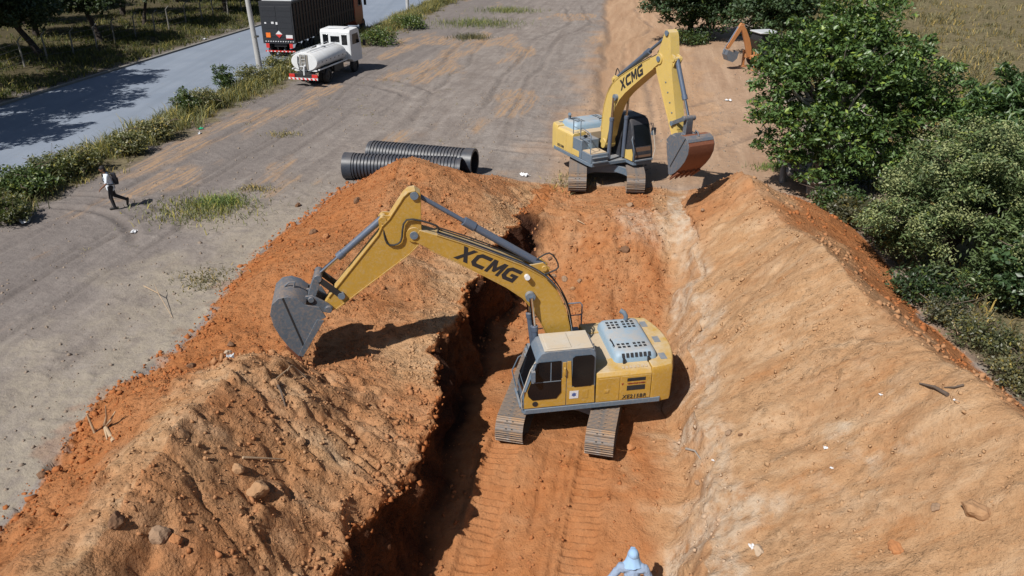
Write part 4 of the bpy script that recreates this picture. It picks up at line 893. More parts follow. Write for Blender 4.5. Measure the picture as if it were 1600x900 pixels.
    for s in (-1, 1):
        m = MB(); m.prism([(4.8, 1.95), (4.85, 2.62), (5.72, 2.64), (5.95, 1.95)], s*1.118-.006, s*1.118+.006); m.build('side_window', 'glass', cab)
        m = MB(); m.tube([(5.95, s*1.1, 2.3), (6.15, s*1.38, 2.35), (6.15, s*1.38, 1.95)], .02, 6); m.box(6.12, 6.2, s*1.38-.1, s*1.38+.1, 1.7, 2.1); m.build('mirror', 'black', cab, 30)
    m = MB(); m.add([(5.99, -.95, 2.75), (5.99, .95, 2.75), (6.235, .98, 2.01), (6.235, -.98, 2.01), (5.97, -.95, 2.73), (5.97, .95, 2.73), (6.2, .98, 2.01), (6.2, -.98, 2.01)], [(0,1,2,3),(7,6,5,4),(0,4,5,1),(1,5,6,2),(2,6,7,3),(3,7,4,0)]); m.build('windscreen', 'glass', cab)
    m = MB(); m.box(4.7, 5.6, -.6, .6, 2.98, 3.03); m.build('roof_panel', 'whitepaint', cab, 30, .02)
    for s in (-1, 1):
        wheel(root, 1.25, s*.86, .48, .48, .27); wheel(root, 1.25, s*.56, .48, .48, .27); wheel(root, 5.25, s*.92, .48, .48, .29)
        m = MB(); m.box(2.2, 3.6, s*.72-.22, s*.72+.22, .55, 1.0); m.build('side_tank', 'black', root, 30, .03)
    return root
tp = pix(482, 131, 0); tq = pix(552, 104, 0)
tanker((-13.45, 52.9, gz(-13.4, 53)), math.atan2(7.0, 1.9))

# ------------------------------------------------------------------ trailer truck on the road (x forward)
def trailer_truck(loc, rz):
    root = empty('trailer_truck', loc, rz, 'dark box trailer truck with orange cab driving away on the road', 'truck')
    Lt, w, z0, z1 = 13.2, 1.28, 1.15, 4.05
    m = MB(); m.box(0, Lt, -w, w, z0, z1-.05); body = m.build('trailer_body', 'truckbrown', root, 30, .01)
    m = MB(); m.box(-.05, .0, -w-.02, w+.02, z0-.05, z1); fr = m.build('rear_frame', 'truckdark', body, 30, .01)
    for y in (-.62, .62): m = MB(); m.box(-.075, -.052, y-.58, y+.58, z0+.45, z1-.25); m.build('rear_door', 'truckdark', body, 30, .02)
    for y in (-.62, .62):
        for i in range(5): m = MB(); m.box(-.085, -.076, y-.5, y+.5, z0+.65+i*.42, z0+.70+i*.42); m.build('door_rib', 'truckdark', body)
    m = MB(); m.box(-.02, Lt+.02, -w-.05, w+.05, z1-.05, z1+.10); m.build('top_rail', 'truckdark', body, 30, .01)
    m = MB(); m.box(.3, Lt-.2, -w+.1, w-.1, z1+.10, z1+.18); m.build('roof_sheet', 'tarp', body, 30, .02)
    for s in (-1, 1):
        for i in range(23): m = MB(); x = .15+i*.58; m.box(x, x+.09, s*(w+.035)-.035, s*(w+.035)+.035, z0-.05, z1-.05); m.build('side_post', 'truckdark', body)
        for z in (z0+.05, z0+.95, z0+1.05, z0+1.9): m = MB(); m.box(.05, Lt-.05, s*(w+.022)-.02, s*(w+.022)+.02, z, z+.07); m.build('side_rail', 'truckbrown', body)
    # plates and lamps on the back
    def plate(y0, y1, za, zb, mat, nm): m = MB(); m.box(-.10, -.088, y0, y1, za, zb); return m.build(nm, mat, root)
    plate(.62, .98, 1.55, 1.90, 'signorange', 'orange_placard')
    for half, mat in ((1, 'white'), (-1, 'red')):
        m = MB(); m.prism([(-.07+.27, 1.80), (-.07, 1.80+half*.27), (-.07-.27, 1.80)], -.102, -.088, 'yz'); m.build('hazard_diamond', mat, root)
    plate(-1.15, -.62, 1.52, 1.76, 'white', 'notice_plate'); plate(-1.15, -.62, 1.46, 1.515, 'red', 'notice_stripe')
    plate(.25, .45, 2.55, 2.70, 'white', 'door_label'); plate(-.05, .10, 2.50, 2.68, 'white', 'door_label'); plate(.85, 1.0, 2.55, 2.66, 'white', 'door_label')
    for s in (-1, 1): plate(s*.95-.13, s*.95+.13, .78, 1.12, 'red', 'tail_lamp')
    for i in range(12): plate(-1.2+i*.2, -1.11+i*.2, 1.24, 1.30, 'white', 'reflector_mark')
    m = MB(); m.box(-.05, .05, -1.2, 1.2, .48, .58); bb = m.build('bumper_bar', 'red', root)
    for i in range(8): plate(-1.15+i*.3, -1.02+i*.3, .50, .56, 'white', 'bumper_mark')
    m = MB(); m.box(.1, Lt-.3, -.5, .5, .85, 1.14); m.build('chassis', 'black', root, 30, .01)
    m = MB(); m.box(3.6, 8.5, -w, -w+.06, .5, 1.05); m.build('side_guard', 'black', root)
    m = MB(); m.box(3.6, 8.5, w-.06, w, .5, 1.05); m.build('side_guard', 'black', root)
    for s in (-1, 1):
        for x in (1.0, 2.25, 3.5, 9.9, 11.2, 15.6): wheel(root, x, s*(w-.2), .52, .52, .3)
    # tractor
    x0 = Lt+.35; prof = [(x0, 1.0), (x0, 3.35), (x0+.2, 3.62), (x0+1.4, 3.62), (x0+1.85, 3.2), (x0+2.15, 2.2), (x0+2.2, .6), (x0+.3, .6)]
    m = MB(); m.loft([[(x, y, z) for x, z in prof] for y in (-1.22, -1.15, 1.15, 1.22)]); cab = m.build('tractor_cab', 'truckorange', root, 28, .03)
    m = MB(); m.box(x0-.05, x0-.002, -1.15, -.75, 1.5, 3.4); m.box(x0-.05, x0-.002, .75, 1.15, 1.5, 3.4); m.build('wind_fairing', 'red', cab, 30)
    for s in (-1, 1):
        m = MB(); m.prism([(x0+.9, 2.2), (x0+.95, 2.95), (x0+1.75, 2.95), (x0+2.0, 2.2)], s*1.224-.006, s*1.224+.006); m.build('side_window', 'glass', cab)
        m = MB(); m.tube([(x0+1.9, s*1.2, 3.0), (x0+2.1, s*1.5, 3.0), (x0+2.1, s*1.5, 2.4)], .025, 6); m.box(x0+2.06, x0+2.16, s*1.5-.11, s*1.5+.11, 2.2, 2.95); m.build('mirror', 'black', cab, 30)
    m = MB(); m.add([(x0+1.87, -1.1, 3.18), (x0+1.87, 1.1, 3.18), (x0+2.16, 1.12, 2.2), (x0+2.16, -1.12, 2.2), (x0+1.84, -1.1, 3.18), (x0+1.84, 1.1, 3.18), (x0+2.13, 1.12, 2.2), (x0+2.13, -1.12, 2.2)], [(0,1,2,3),(7,6,5,4),(0,4,5,1),(1,5,6,2),(2,6,7,3),(3,7,4,0)]); m.build('windscreen', 'glass', cab)
    for i, z in enumerate((1.9, 2.3, 2.7, 3.1)): m = MB(); m.box(x0-.065, x0-.052, -1.1, -.85, z, z+.22); m.build('fairing_mark', 'signorange', cab)
    return root
trailer_truck((-17.75, 62.9, .012), R(90-9.6))

# ------------------------------------------------------------------ orange backhoe behind the big tree (x forward = away from its rear boom)
def backhoe(loc, rz):
    root = empty('backhoe_loader', loc, rz, 'orange backhoe loader half hidden behind the big tree', 'backhoe')
    m = MB(); m.box(-.6, 2.6, -.45, .45, .7, 1.35); m.prism([(1.0, 1.3), (2.7, 1.25), (2.75, 1.75), (1.0, 1.95)], -.42, .42); m.build('body', 'orange', root, 30, .03)
    prof = [(-.55, 1.3), (-.7, 2.2), (-.5, 2.75), (.85, 2.75), (1.0, 2.1), (1.0, 1.3)]
    m = MB(); m.loft([[(x, y, z) for x, z in prof] for y in (-.75, .75)]); cab = m.build('cab', 'black', root, 30, .03)
    m = MB(); m.box(-.72, .98, -.86, .86, 2.75, 2.87); m.build('cab_roof', 'tarp', cab, 30, .04)
    for s in (-1, 1): m = MB(); m.prism([(-.45, 1.5), (-.55, 2.2), (-.4, 2.62), (.75, 2.62), (.88, 2.1), (.88, 1.5)], s*.752-.005, s*.752+.005); m.build('cab_window', 'glass', cab)
    m = MB(); m.add([(-.60, -.65, 1.5), (-.60, .65, 1.5), (-.715, .65, 2.2), (-.715, -.65, 2.2), (-.57, -.65, 1.5), (-.57, .65, 1.5), (-.68, .65, 2.2), (-.68, -.65, 2.2)], [(0,1,2,3),(7,6,5,4),(0,4,5,1),(1,5,6,2),(2,6,7,3),(3,7,4,0)]); m.build('rear_window', 'glass', cab)
    for s in (-1, 1): wheel(root, .1, s*.95, .72, .72, .45); wheel(root, 2.2, s*.85, .45, .45, .32)
    for s in (-1, 1): m = MB(); m.box(-1.0, -.85, s*.95-.12, s*.95+.12, .05, 1.3); m.box(-1.15, -.7, s*.95-.25, s*.95+.25, .0, .06); m.build('stabiliser', 'orange', root, 30, .01)
    m = MB(); m.box(-1.0, -.6, -1.0, 1.0, .75, 1.05); m.build('rear_frame', 'orange', root, 30, .02)
    # boom rising behind the cab, dipper hanging down
    m = MB(); bo = [(-1.0, .9, .16), (-1.15, 1.6, .24), (-1.4, 2.3, .24), (-1.75, 3.0, .2), (-2.0, 3.35, .14)]
    m.prism([(x-h, z) for x, z, h in bo]+[(x+h*.8, z+.05) for x, z, h in reversed(bo)], -.14, .14); m.build('boom', 'orange', root, 25, .015)
    di = [(-1.75, 3.45), (-2.05, 3.55), (-2.35, 3.1), (-3.1, 1.75), (-3.0, 1.6), (-2.85, 1.68), (-2.05, 2.9)]
    m = MB(); m.prism(di, -.12, .12); dp = m.build('dipper_arm', 'orange', root, 25, .015)
    m = MB(); m.cyl((-2.25, 0, 3.25), (-2.95, 0, 2.1), .06, n=10); m.build('bucket_cylinder', 'cylsteel', dp, 40)
    m = MB(); m.cyl((-2.8, 0, 2.35), (-3.35, 0, 1.5), .035, n=10); m.build('piston_rod', 'chrome', dp, 40)
    sh = [(-3.05, 1.55), (-3.2, 1.2), (-3.0, .75), (-2.6, .62), (-2.25, .9), (-2.2, 1.25)]
    m = MB(); m.loft([[(x, -.38, z), (x, .38, z), (x+(-2.7-x)*.08, .38, z+(1.25-z)*.08), (x+(-2.7-x)*.08, -.38, z+(1.25-z)*.08)] for x, z in sh]); bk = m.build('bucket', 'bucketsteel', root, 30)
    for s in (-1, 1): m = MB(); m.prism(sh, s*.37-.015, s*.37+.015); m.build('side_plate', 'bucketsteel', bk, 30)
    for i in range(4): m = MB(); y = -.3+i*.2; m.box(-2.24, -2.14, y-.04, y+.04, 1.24, 1.42); m.build('tooth', 'bucketsteel', bk)
    m = MB(); m.prism([(2.9, .15), (3.6, .1), (3.7, .2), (3.1, .9), (2.9, .8)], -1.05, 1.05); m.build('front_shovel', 'orange', root, 30, .02)
    return root
bh = backhoe((17.9, 58.9, gz(17.9, 58.9)), R(14)); bh.scale = (.9,)*3

# ------------------------------------------------------------------ people (bodies merged by a voxel remesh)
def capsule(mb, p, q, r0, r1, n=10):
    p, q = Vector(p), Vector(q); mb.tube([p, p.lerp(q, .5), q], [r0, (r0+r1)/2, r1], n); mb.sphere(p, r0*1.0, n, 8); mb.sphere(q, r1*1.0, n, 8)
def remesh(o, vox, it=6):
    r = o.modifiers.new('remesh', 'REMESH'); r.mode = 'VOXEL'; r.voxel_size = vox; r.use_smooth_shade = True
    s = o.modifiers.new('smooth', 'SMOOTH'); s.iterations = it; s.factor = .5; return o
def hand(mb, wrist, d, side, curl=.5):
    """palm with five fingers; d = direction of the hand, side = direction from little finger to thumb"""
    w, d, s = Vector(wrist), Vector(d).normalized(), Vector(side).normalized(); nrm = d.cross(s).normalized()
    mb.loft([[tuple(w+d*t+s*a*wd+nrm*b*.016) for a, b in ((-1,-1),(1,-1),(1,1),(-1,1))] for t, wd in ((-.01,.026),(.03,.036),(.085,.040))])
    for k, ln in ((-.03, .058), (-.010, .074), (.011, .08), (.032, .072)):
        a = w+d*.08+s*k; b = a+d*ln*.5+nrm*ln*.15*curl; c = b+d*ln*.4+nrm*ln*.45*curl; mb.tube([a-d*.02, a, b, c], [.0095, .0095, .009, .007], 6)
    a = w+d*.025+s*.032; b = a+(d*.7+s*.7)*.045; c = b+(d*.9+s*.25)*.035; mb.tube([a-s*.015, a, b, c], [.012, .012, .0105, .008], 6)
def person_walker(loc, rz):
    root = empty('person', loc, rz, 'person in white shirt and dark trousers walking with a backpack', 'person')
    hip = .93; m = MB()
    capsule(m, (0, 0, hip), (.05, 0, 1.25), .13, .14); capsule(m, (.05, -.12, 1.38), (.05, .12, 1.38), .09, .09)
    capsule(m, (.08, 0, 1.44), (.12, 0, 1.54), .055, .055); m.sphere((.15, 0, 1.63), (.10, .078, .125)); m.sphere((.245, 0, 1.615), (.022, .016, .022), 8, 6)
    for s in (-1, 1): m.sphere((.13, s*.08, 1.62), (.025, .014, .032), 8, 6)
    # legs: left planted, right trailing with lifted heel
    capsule(m, (0, .09, hip), (.06, .09, .50), .09, .06); capsule(m, (.06, .09, .50), (.0, .09, .10), .058, .04); capsule(m, (-.03, .09, .05), (.15, .10, .03), .045, .035)
    capsule(m, (0, -.09, hip), (-.08, -.09, .52), .09, .06); capsule(m, (-.08, -.09, .52), (-.46, -.09, .30), .058, .04); capsule(m, (-.50, -.09, .30), (-.46, -.09, .10), .045, .035)
    # arms
    capsule(m, (.05, .2, 1.38), (.12, .25, 1.10), .052, .042); capsule(m, (.12, .25, 1.10), (.34, .24, .93), .040, .030); hand(m, (.34, .24, .93), (.5, 0, -.6), (0, -1, .2))
    capsule(m, (.05, -.2, 1.38), (-.10, -.25, 1.12), .052, .042); capsule(m, (-.10, -.25, 1.12), (-.14, -.24, .86), .040, .030); hand(m, (-.14, -.24, .86), (.05, 0, -1), (1, 0, 0))
    body = remesh(m.build('body', 'skin', root), .009, 3)
    m = MB(); capsule(m, (0, 0, hip+.0), (.05, 0, 1.25), .165, .165); capsule(m, (.05, -.14, 1.37), (.05, .14, 1.37), .108, .108)
    capsule(m, (.05, .2, 1.38), (.10, .24, 1.16), .070, .062); capsule(m, (.05, -.2, 1.38), (-.06, -.245, 1.18), .070, .062); capsule(m, (.0, 0, hip-.08), (.0, 0, hip+.1), .155, .165)
    remesh(m.build('shirt', 'shirtwhite', root), .016, 4)
    m = MB(); capsule(m, (0, -.06, hip-.02), (0, .06, hip-.02), .13, .13); capsule(m, (0, .09, hip), (.06, .09, .50), .105, .08); capsule(m, (.06, .09, .50), (.0, .09, .11), .078, .062)
    capsule(m, (0, -.09, hip), (-.08, -.09, .52), .105, .08); capsule(m, (-.08, -.09, .52), (-.46, -.09, .30), .078, .062)
    remesh(m.build('trousers', 'trousers', root), .016, 4)
    for pts in (((-.05, .09, .06), (.16, .10, .045)), ((-.51, -.09, .31), (-.47, -.09, .08))): m = MB(); capsule(m, pts[0], pts[1], .056, .046); remesh(m.build('shoe', 'shoe', root), .012, 3)
    m = MB(); m.sphere((.135, 0, 1.665), (.112, .092, .112)); m.sphere((.10, 0, 1.62), (.09, .09, .10)); remesh(m.build('hair', 'hair', root), .012, 3)
    bag = empty('backpack', loc, rz, 'dark backpack worn by the person walking beside the verge', 'backpack')
    m = MB(); m.loft([[(x, y, z) for x, y in ((-.13+dx, -.13*k), (-.13+dx, .13*k), (-.30+dx, .10*k), (-.30+dx, -.10*k))] for z, k, dx in ((.98, .9, -.03), (1.02, 1.0, -.03), (1.25, 1.0, 0), (1.38, .95, .02), (1.44, .7, .03))]); b = m.build('bag_body', 'bag', bag, 60, .03, 3)
    for s in (-1, 1): m = MB(); m.tube([(-.12, s*.12, 1.42), (.05, s*.13, 1.50), (.19, s*.13, 1.36), (.20, s*.14, 1.2), (.05, s*.185, 1.04), (-.14, s*.13, 1.02)], .02, 6); m.build('shoulder_strap', 'bag', bag, 60)
    m = MB(); m.box(-.335, -.30, -.08, .08, 1.04, 1.22); m.build('front_pocket', 'bag', bag, 30, .02)
w_ = hit(180, 326); person_walker((w_.x, w_.y, gz(w_.x, w_.y)), R(180+27))

def person_worker(loc, rz):
    root = empty('person', loc, rz, 'worker in pale blue overalls and neck-flap cap standing in the trench', 'person')
    m = MB(); hip = .93
    capsule(m, (0, 0, hip), (.05, 0, 1.22), .14, .15); capsule(m, (.06, -.13, 1.38), (.06, .13, 1.38), .095, .095); capsule(m, (.08, 0, 1.43), (.13, 0, 1.54), .058, .058)
    m.sphere((.165, 0, 1.62), (.10, .08, .125)); m.sphere((.262, 0, 1.60), (.022, .016, .022), 8, 6)
    for s in (-1, 1): m.sphere((.14, s*.082, 1.61), (.025, .014, .032), 8, 6)
    capsule(m, (0, .1, hip), (.12, .11, .50), .095, .062); capsule(m, (.12, .11, .50), (.06, .11, .1), .06, .042); capsule(m, (.03, .11, .05), (.22, .12, .03), .046, .036)
    capsule(m, (0, -.1, hip), (-.02, -.11, .50), .095, .062); capsule(m, (-.02, -.11, .50), (-.24, -.11, .12), .06, .042); capsule(m, (-.27, -.11, .07), (-.08, -.12, .04), .046, .036)
    capsule(m, (.06, .25, 1.38), (-.04, .45, 1.15), .055, .045); capsule(m, (-.04, .45, 1.15), (.0, .58, .92), .042, .032); hand(m, (.0, .58, .92), (.1, .3, -1), (1, 0, .2))
    capsule(m, (.06, -.25, 1.38), (.0, -.40, 1.12), .055, .045); capsule(m, (.0, -.40, 1.12), (.10, -.46, .88), .042, .032); hand(m, (.10, -.46, .88), (.2, -.1, -1), (1, 0, .2))
    remesh(m.build('body', 'skin', root), .009, 3)
    m = MB(); capsule(m, (0, 0, hip), (.05, 0, 1.22), .18, .185); capsule(m, (.06, -.20, 1.36), (.06, .20, 1.36), .118, .118); capsule(m, (0, 0, hip-.12), (0, 0, hip+.1), .175, .175)
    capsule(m, (.06, .25, 1.37), (-.04, .45, 1.15), .092, .075); capsule(m, (-.04, .45, 1.15), (-.003, .57, .935), .074, .062)
    capsule(m, (.06, -.25, 1.37), (.0, -.40, 1.12), .092, .075); capsule(m, (.0, -.40, 1.12), (.098, -.458, .895), .074, .062)
    sh = remesh(m.build('work_shirt', 'workblue', root), .014, 3)
    dsp = sh.modifiers.new('folds', 'DISPLACE'); tx = bpy.data.textures.new('folds', 'CLOUDS'); tx.noise_scale = .12; dsp.texture = tx; dsp.strength = .045
    m = MB(); capsule(m, (0, .1, hip), (.12, .11, .50), .115, .085); capsule(m, (.12, .11, .50), (.06, .11, .12), .082, .07); capsule(m, (0, -.1, hip), (-.02, -.11, .50), .115, .085); capsule(m, (-.02, -.11, .50), (-.24, -.11, .14), .082, .07); capsule(m, (0, -.06, hip), (0, .06, hip), .15, .15)
    remesh(m.build('trousers', 'worknavy', root), .016, 3)
    for pts in (((.0, .11, .06), (.23, .12, .05)), ((-.30, -.11, .09), (-.07, -.12, .06))): m = MB(); capsule(m, pts[0], pts[1], .062, .052); remesh(m.build('boot', 'shoe', root), .014, 3)
    m = MB(); m.sphere((.155, 0, 1.67), (.135, .118, .115)); m.loft([[(.17+x, y, z) for x, y in ((.06, -.085), (.21, -.05), (.21, .05), (.06, .085))] for z in (1.645, 1.66)]); cap = remesh(m.build('cap', 'hatblue', root), .012, 3)
    m = MB(); rg = []
    for z, rr_, bk in ((1.645, .126, 0), (1.58, .138, .02), (1.52, .165, .06), (1.475, .205, .10)):
        a = []
        for q_, t in enumerate(np.linspace(R(80), R(280), 17)):
            wv = 1+(.10*math.sin(q_*1.7)+(.12 if q_ < 7 else -.05))*bk*7; a.append((.15-bk*.7+rr_*math.cos(t)*.85*wv, rr_*math.sin(t)*wv, z-bk*.35*(1 if q_ < 8 else .5)))
        rg.append(a+[(x*.985+.004, y*.95, z-.002) for x, y, z in reversed(a)])
    m.loft(rg); m.build('neck_flap', 'hatblue', cap, 60)
    m = MB(); m.tube([(.155+.128*math.cos(t)*1.03, .112*math.sin(t)*1.05, 1.655) for t in np.linspace(0, 2*math.pi, 25)], .008, 6); m.build('cap_band', 'workblue', cap, 60)
    m = MB(); m.box(-.185, -.178, -.12, .0, 1.12, 1.20); m.build('back_label', 'white', sh)
    m = MB(); m.tube([(-.02, .29, .93), (-.02, .33, .80), (.0, .34, .5)], .02, 6)
    return root
wz = pix(990, 853, -1.62)
wz.y -= .42; wz.x -= .06
person_worker((wz.x, wz.y, gz(wz.x, wz.y)), R(84))
print('worker ground', wz, gz(wz.x, wz.y))

# ------------------------------------------------------------------ vegetation
def leaf_arrays(C, size, tint, rng, aspect=.45, upb=.6, droop=0.0):
    n = len(C); nrm = rng.normal(size=(n, 3)); nrm[:, 2] = np.abs(nrm[:, 2])+upb; nrm /= np.linalg.norm(nrm, axis=1)[:, None]
    a = rng.normal(size=(n, 3)); a[:, 2] -= droop; a -= nrm*np.sum(a*nrm, 1)[:, None]; a /= np.linalg.norm(a, axis=1)[:, None]+1e-9
    b = np.cross(nrm, a); s = size[:, None]
    V = np.stack([C-a*s*.5, C+b*s*aspect*.5+nrm*s*.07, C+a*s*.5, C-b*s*aspect*.5+nrm*s*.07], 1).reshape(-1, 3)
    i = np.arange(n)*4; F = np.concatenate([np.stack([i, i+1, i+2], 1), np.stack([i, i+2, i+3], 1)])
    return V, F, np.repeat(tint, 4, 0)
def tints(n, base, rng, var=.35, yel=.12):
    b = np.array(base)[None]; k = 1+rng.uniform(-var, var, (n, 1)); t = b*k; y = (rng.random((n, 1)) < yel)
    return np.where(y, t*np.array([[2.0, 1.6, .9]]), t)
def crown_points(blobs, nclump, per, rc, rng, shell=.5):
    vol = np.array([b[3]*b[4]*b[5] for b in blobs]); ids = rng.choice(len(blobs), nclump, p=vol/vol.sum())
    d = rng.normal(size=(nclump, 3)); d /= np.linalg.norm(d, axis=1)[:, None]; r = rng.random(nclump)**(shell)
    B = np.array(blobs)[ids]; cc = B[:, :3]+d*B[:, 3:6]*r[:, None]
    rcl = rc*rng.uniform(.6, 1.3, nclump)
    q = rng.normal(size=(nclump, per, 3)); q /= np.linalg.norm(q, axis=2)[:, :, None]; q *= (rng.random((nclump, per))**.45)[:, :, None]
    q[:, :, 2] *= .62
    pts = cc[:, None, :]+q*rcl[:, None, None]; pts[:, :, 2] -= (q[:, :, 0]**2+q[:, :, 1]**2)*rcl[:, None]*.25
    clump_tone = rng.uniform(.75, 1.25, nclump)
    return cc, pts.reshape(-1, 3), np.repeat(clump_tone, per)
def tree(name, label, base, trunk, blobs, nclump, per, rc, lsize, tint, mat='leaf', bark='bark', seed=1, nlimb=14, r0=.2, aspect=.45, cat='tree', group=None, blossom=None, yel=.10, shell=.5, zmin=.05):
    """trunk: list of points relative to base; blobs absolute offsets from base"""
    rng = np.random.default_rng(seed); base = Vector(base)
    root = empty(name, base, 0, label, cat, group)
    cc, pts, tone = crown_points(blobs, nclump, per, rc, rng, shell)
    keep = pts[:, 2] > zmin; pts, tone = pts[keep], tone[keep]
    n = len(pts)
    Vv, Ff, Tt = leaf_arrays(pts, lsize*rng.uniform(.6, 1.35, n), tints(n, tint, rng, .3, yel)*tone[:, None], rng, aspect, .55, .5)
    np_mesh('crown', Vv, Ff, mat, root, False, Tt)
    m = MB(); tp = [Vector(p) for p in trunk]; k = len(tp); m.tube(tp, [r0*1.25]+[r0*(1-.55*i/(k-1)) for i in range(1, k)], 10); tk = m.build('trunk', bark, root, 60)
    m = MB()
    order = rng.permutation(len(cc))[:nlimb]
    for j in order:
        c = Vector(cc[j]); t = rng.uniform(.45, 1.0); seg = min(int(t*(k-1)), k-2); st = tp[seg].lerp(tp[seg+1], t*(k-1)-seg)
        mid = st.lerp(c, .5)+Vector(rng.normal(size=3)*.25)+Vector((0, 0, .15)); rr = r0*rng.uniform(.25, .5)
        m.tube([st, st.lerp(mid, .5)+Vector(rng.normal(size=3)*.06), mid, mid.lerp(c, .6)+Vector(rng.normal(size=3)*.08), c], [rr, rr*.85, rr*.62, rr*.4, rr*.16], 6)
    for j in order[:nlimb//3]:
        c = Vector(cc[j]); d_ = (c-Vector(tp[-1])); d_.normalize(); e_ = c+d_*rng.uniform(.3, .9)+Vector((0, 0, .15)); m.tube([c, c.lerp(e_, .5)+Vector(rng.normal(size=3)*.06), e_], [.022, .016, .006], 4)
    lm = m.build('limbs', bark, root, 60)
    if blossom:
        # pale flower spikes on the outside of the crown
        nb, bt = blossom; ids = rng.choice(len(pts), nb*3, replace=False); P_ = pts[ids]
        out_ = np.zeros(len(P_))
        for b in blobs: out_ = np.maximum(out_, 0) if False else np.maximum(out_, 0)
        sc = np.min([np.linalg.norm((P_-np.array(b[:3]))/np.array(b[3:6]), axis=1) for b in blobs], 0)
        sel = np.argsort(-(sc+.25*P_[:, 2]/3))[:nb]; P_ = P_[sel]
        C = np.repeat(P_, 26, 0)+rng.normal(size=(nb*26, 3))*np.array([[.13, .13, .11]])+np.array([[0, 0, .1]])
        Vv, Ff, Tt = leaf_arrays(C, .075*rng.uniform(.6, 1.3, len(C)), tints(len(C), bt, rng, .25, 0), rng, .6, .8)
        np_mesh('blossom', Vv, Ff, mat, root, False, Tt)
    return root
def B3(x, y): return (x, y, gz(x, y))
# large tree right of the rear excavator
tree('broadleaf_tree', 'large green tree with pale branches beside the dark digger bucket', B3(12.6, 31.6), [(0,0,-.2),(-.1,.1,.7),(.15,.3,1.6),(.3,.4,2.8),(.4,.5,4.2)],
     [(.6,.6,5.2,2.7,2.6,1.6),(-1.5,.0,4.0,1.7,1.8,1.3),(2.9,.4,4.9,2.0,2.0,1.5),(.8,-.8,2.9,2.5,1.7,1.2),(3.3,0,2.9,1.7,1.7,1.3),(-1.7,-.4,2.3,1.2,1.3,.8),(.9,1.2,7.0,1.9,1.9,1.2),(-.6,.8,6.3,1.3,1.4,.9),(-1.6,.6,5.4,1.5,1.6,1.1),(2.6,-.6,1.5,1.7,1.3,.8),(-.2,-.9,1.5,1.5,1.0,.6),(4.3,.4,3.9,1.1,1.2,.9)],
     620, 70, .50, .22, (.082, .142, .044), 'leaf', 'barkgrey', 11, 60, .26, yel=.16, shell=.42)
m = MB(); 
# mango in blossom and its neighbours on the right edge
tree('mango_tree', 'rounded dark tree with pale yellow-green blossom on the right', B3(14.1, 23.4), [(0,0,-.2),(-.1,0,.8),(-.2,-.1,1.6),(-.4,-.2,2.6)],
     [(-.3,-.4,3.5,2.2,2.1,1.5),(-1.5,-.4,2.5,1.5,1.6,1.2),(.9,-1.6,2.3,1.8,1.6,1.2),(-.1,-2.1,1.5,1.5,1.1,1.0),(1.9,.4,3.2,2.0,2.0,1.6),(-1.6,.6,1.5,1.3,1.3,.9),(2.6,-1.0,1.8,1.5,1.4,1.2)],
     560, 72, .40, .18, (.088, .128, .046), 'leafdark', 'barkdark', 12, 26, .22, .30, blossom=(900, (.235, .262, .108)), yel=.05)
tree('broadleaf_tree', 'dark green tree behind the blossoming one at the right edge', B3(19.3, 28.5), [(0,0,-.2),(0,0,1.2),(.2,.1,2.6),(.3,.1,3.8)],
     [(0,0,3.9,2.9,2.6,1.9),(-1.4,-.8,2.8,2.0,1.8,1.5),(1.6,.4,3.0,2.2,2.2,1.8),(-1.0,.6,4.6,1.6,1.6,1.3)], 330, 75, .52, .28, (.062, .112, .040), 'leaf', 'bark', 13, 22, .2, .30, yel=.14)
tree('broadleaf_tree', 'tangled leafy tree with a bare lower trunk at the right edge', B3(15.3, 19.6), [(0,0,-.2),(.05,0,.6),(0,.1,1.3),(.2,.1,2.2)],
     [(.4,.6,2.6,1.5,1.5,1.1),(-.7,.8,1.9,1.0,1.0,.9),(1.2,.2,2.0,1.5,1.4,1.2),(-.2,.5,1.2,.9,.8,.6)], 190, 60, .40, .17, (.052, .095, .040), 'leaf', 'bark', 14, 16, .19, .6, yel=.08)
tree('broadleaf_tree', 'yellowish green small tree behind the large one on the right', B3(21.5, 35.5), [(0,0,-.2),(0,.1,1.0),(.1,.1,2.0)],
     [(0,0,2.5,1.8,1.6,1.2),(.9,.3,2.0,1.3,1.2,1.0)], 150, 60, .5, .22, (.085, .135, .03), 'leaf', 'bark', 15, 12, .12, yel=.25)
tree('broadleaf_tree', 'far dark tree overhanging the dirt track at the top', B3(15.6, 72.5), [(0,0,-.2),(0,0,1.5),(.2,0,3.2),(.2,.1,4.6)],
     [(0,0,5.0,4.3,3.8,3.0),(-2.0,-.6,4.0,2.8,2.4,2.0),(2.4,.4,4.4,3.0,2.8,2.6),(.8,-1.0,2.4,2.8,2.2,1.8)], 360, 60, .8, .34, (.036, .068, .026), 'leafdark', 'barkdark', 16, 18, .28, yel=.05)
tree('broadleaf_tree', 'far dark tree rising behind the orange backhoe', B3(20.6, 64.5), [(0,0,-.2),(0,0,1.4),(.2,0,2.8),(.1,.1,4.2)],
     [(0,0,4.4,3.2,3.0,2.6),(-1.6,-.4,3.0,2.2,2.0,1.8),(1.4,.2,3.2,2.2,2.2,2.0)], 260, 60, .7, .32, (.040, .074, .028), 'leafdark', 'barkdark', 17, 14, .24, yel=.05)
tree('broadleaf_tree', 'distant pale green tree at the upper right corner of the field', B3(44, 112), [(0,0,-.2),(0,0,1.6),(0,0,3)], [(0,0,3.6,3.2,3,2.2)], 120, 50, .8, .4, (.10, .14, .06), 'leaf', 'bark', 18, 8, .2)
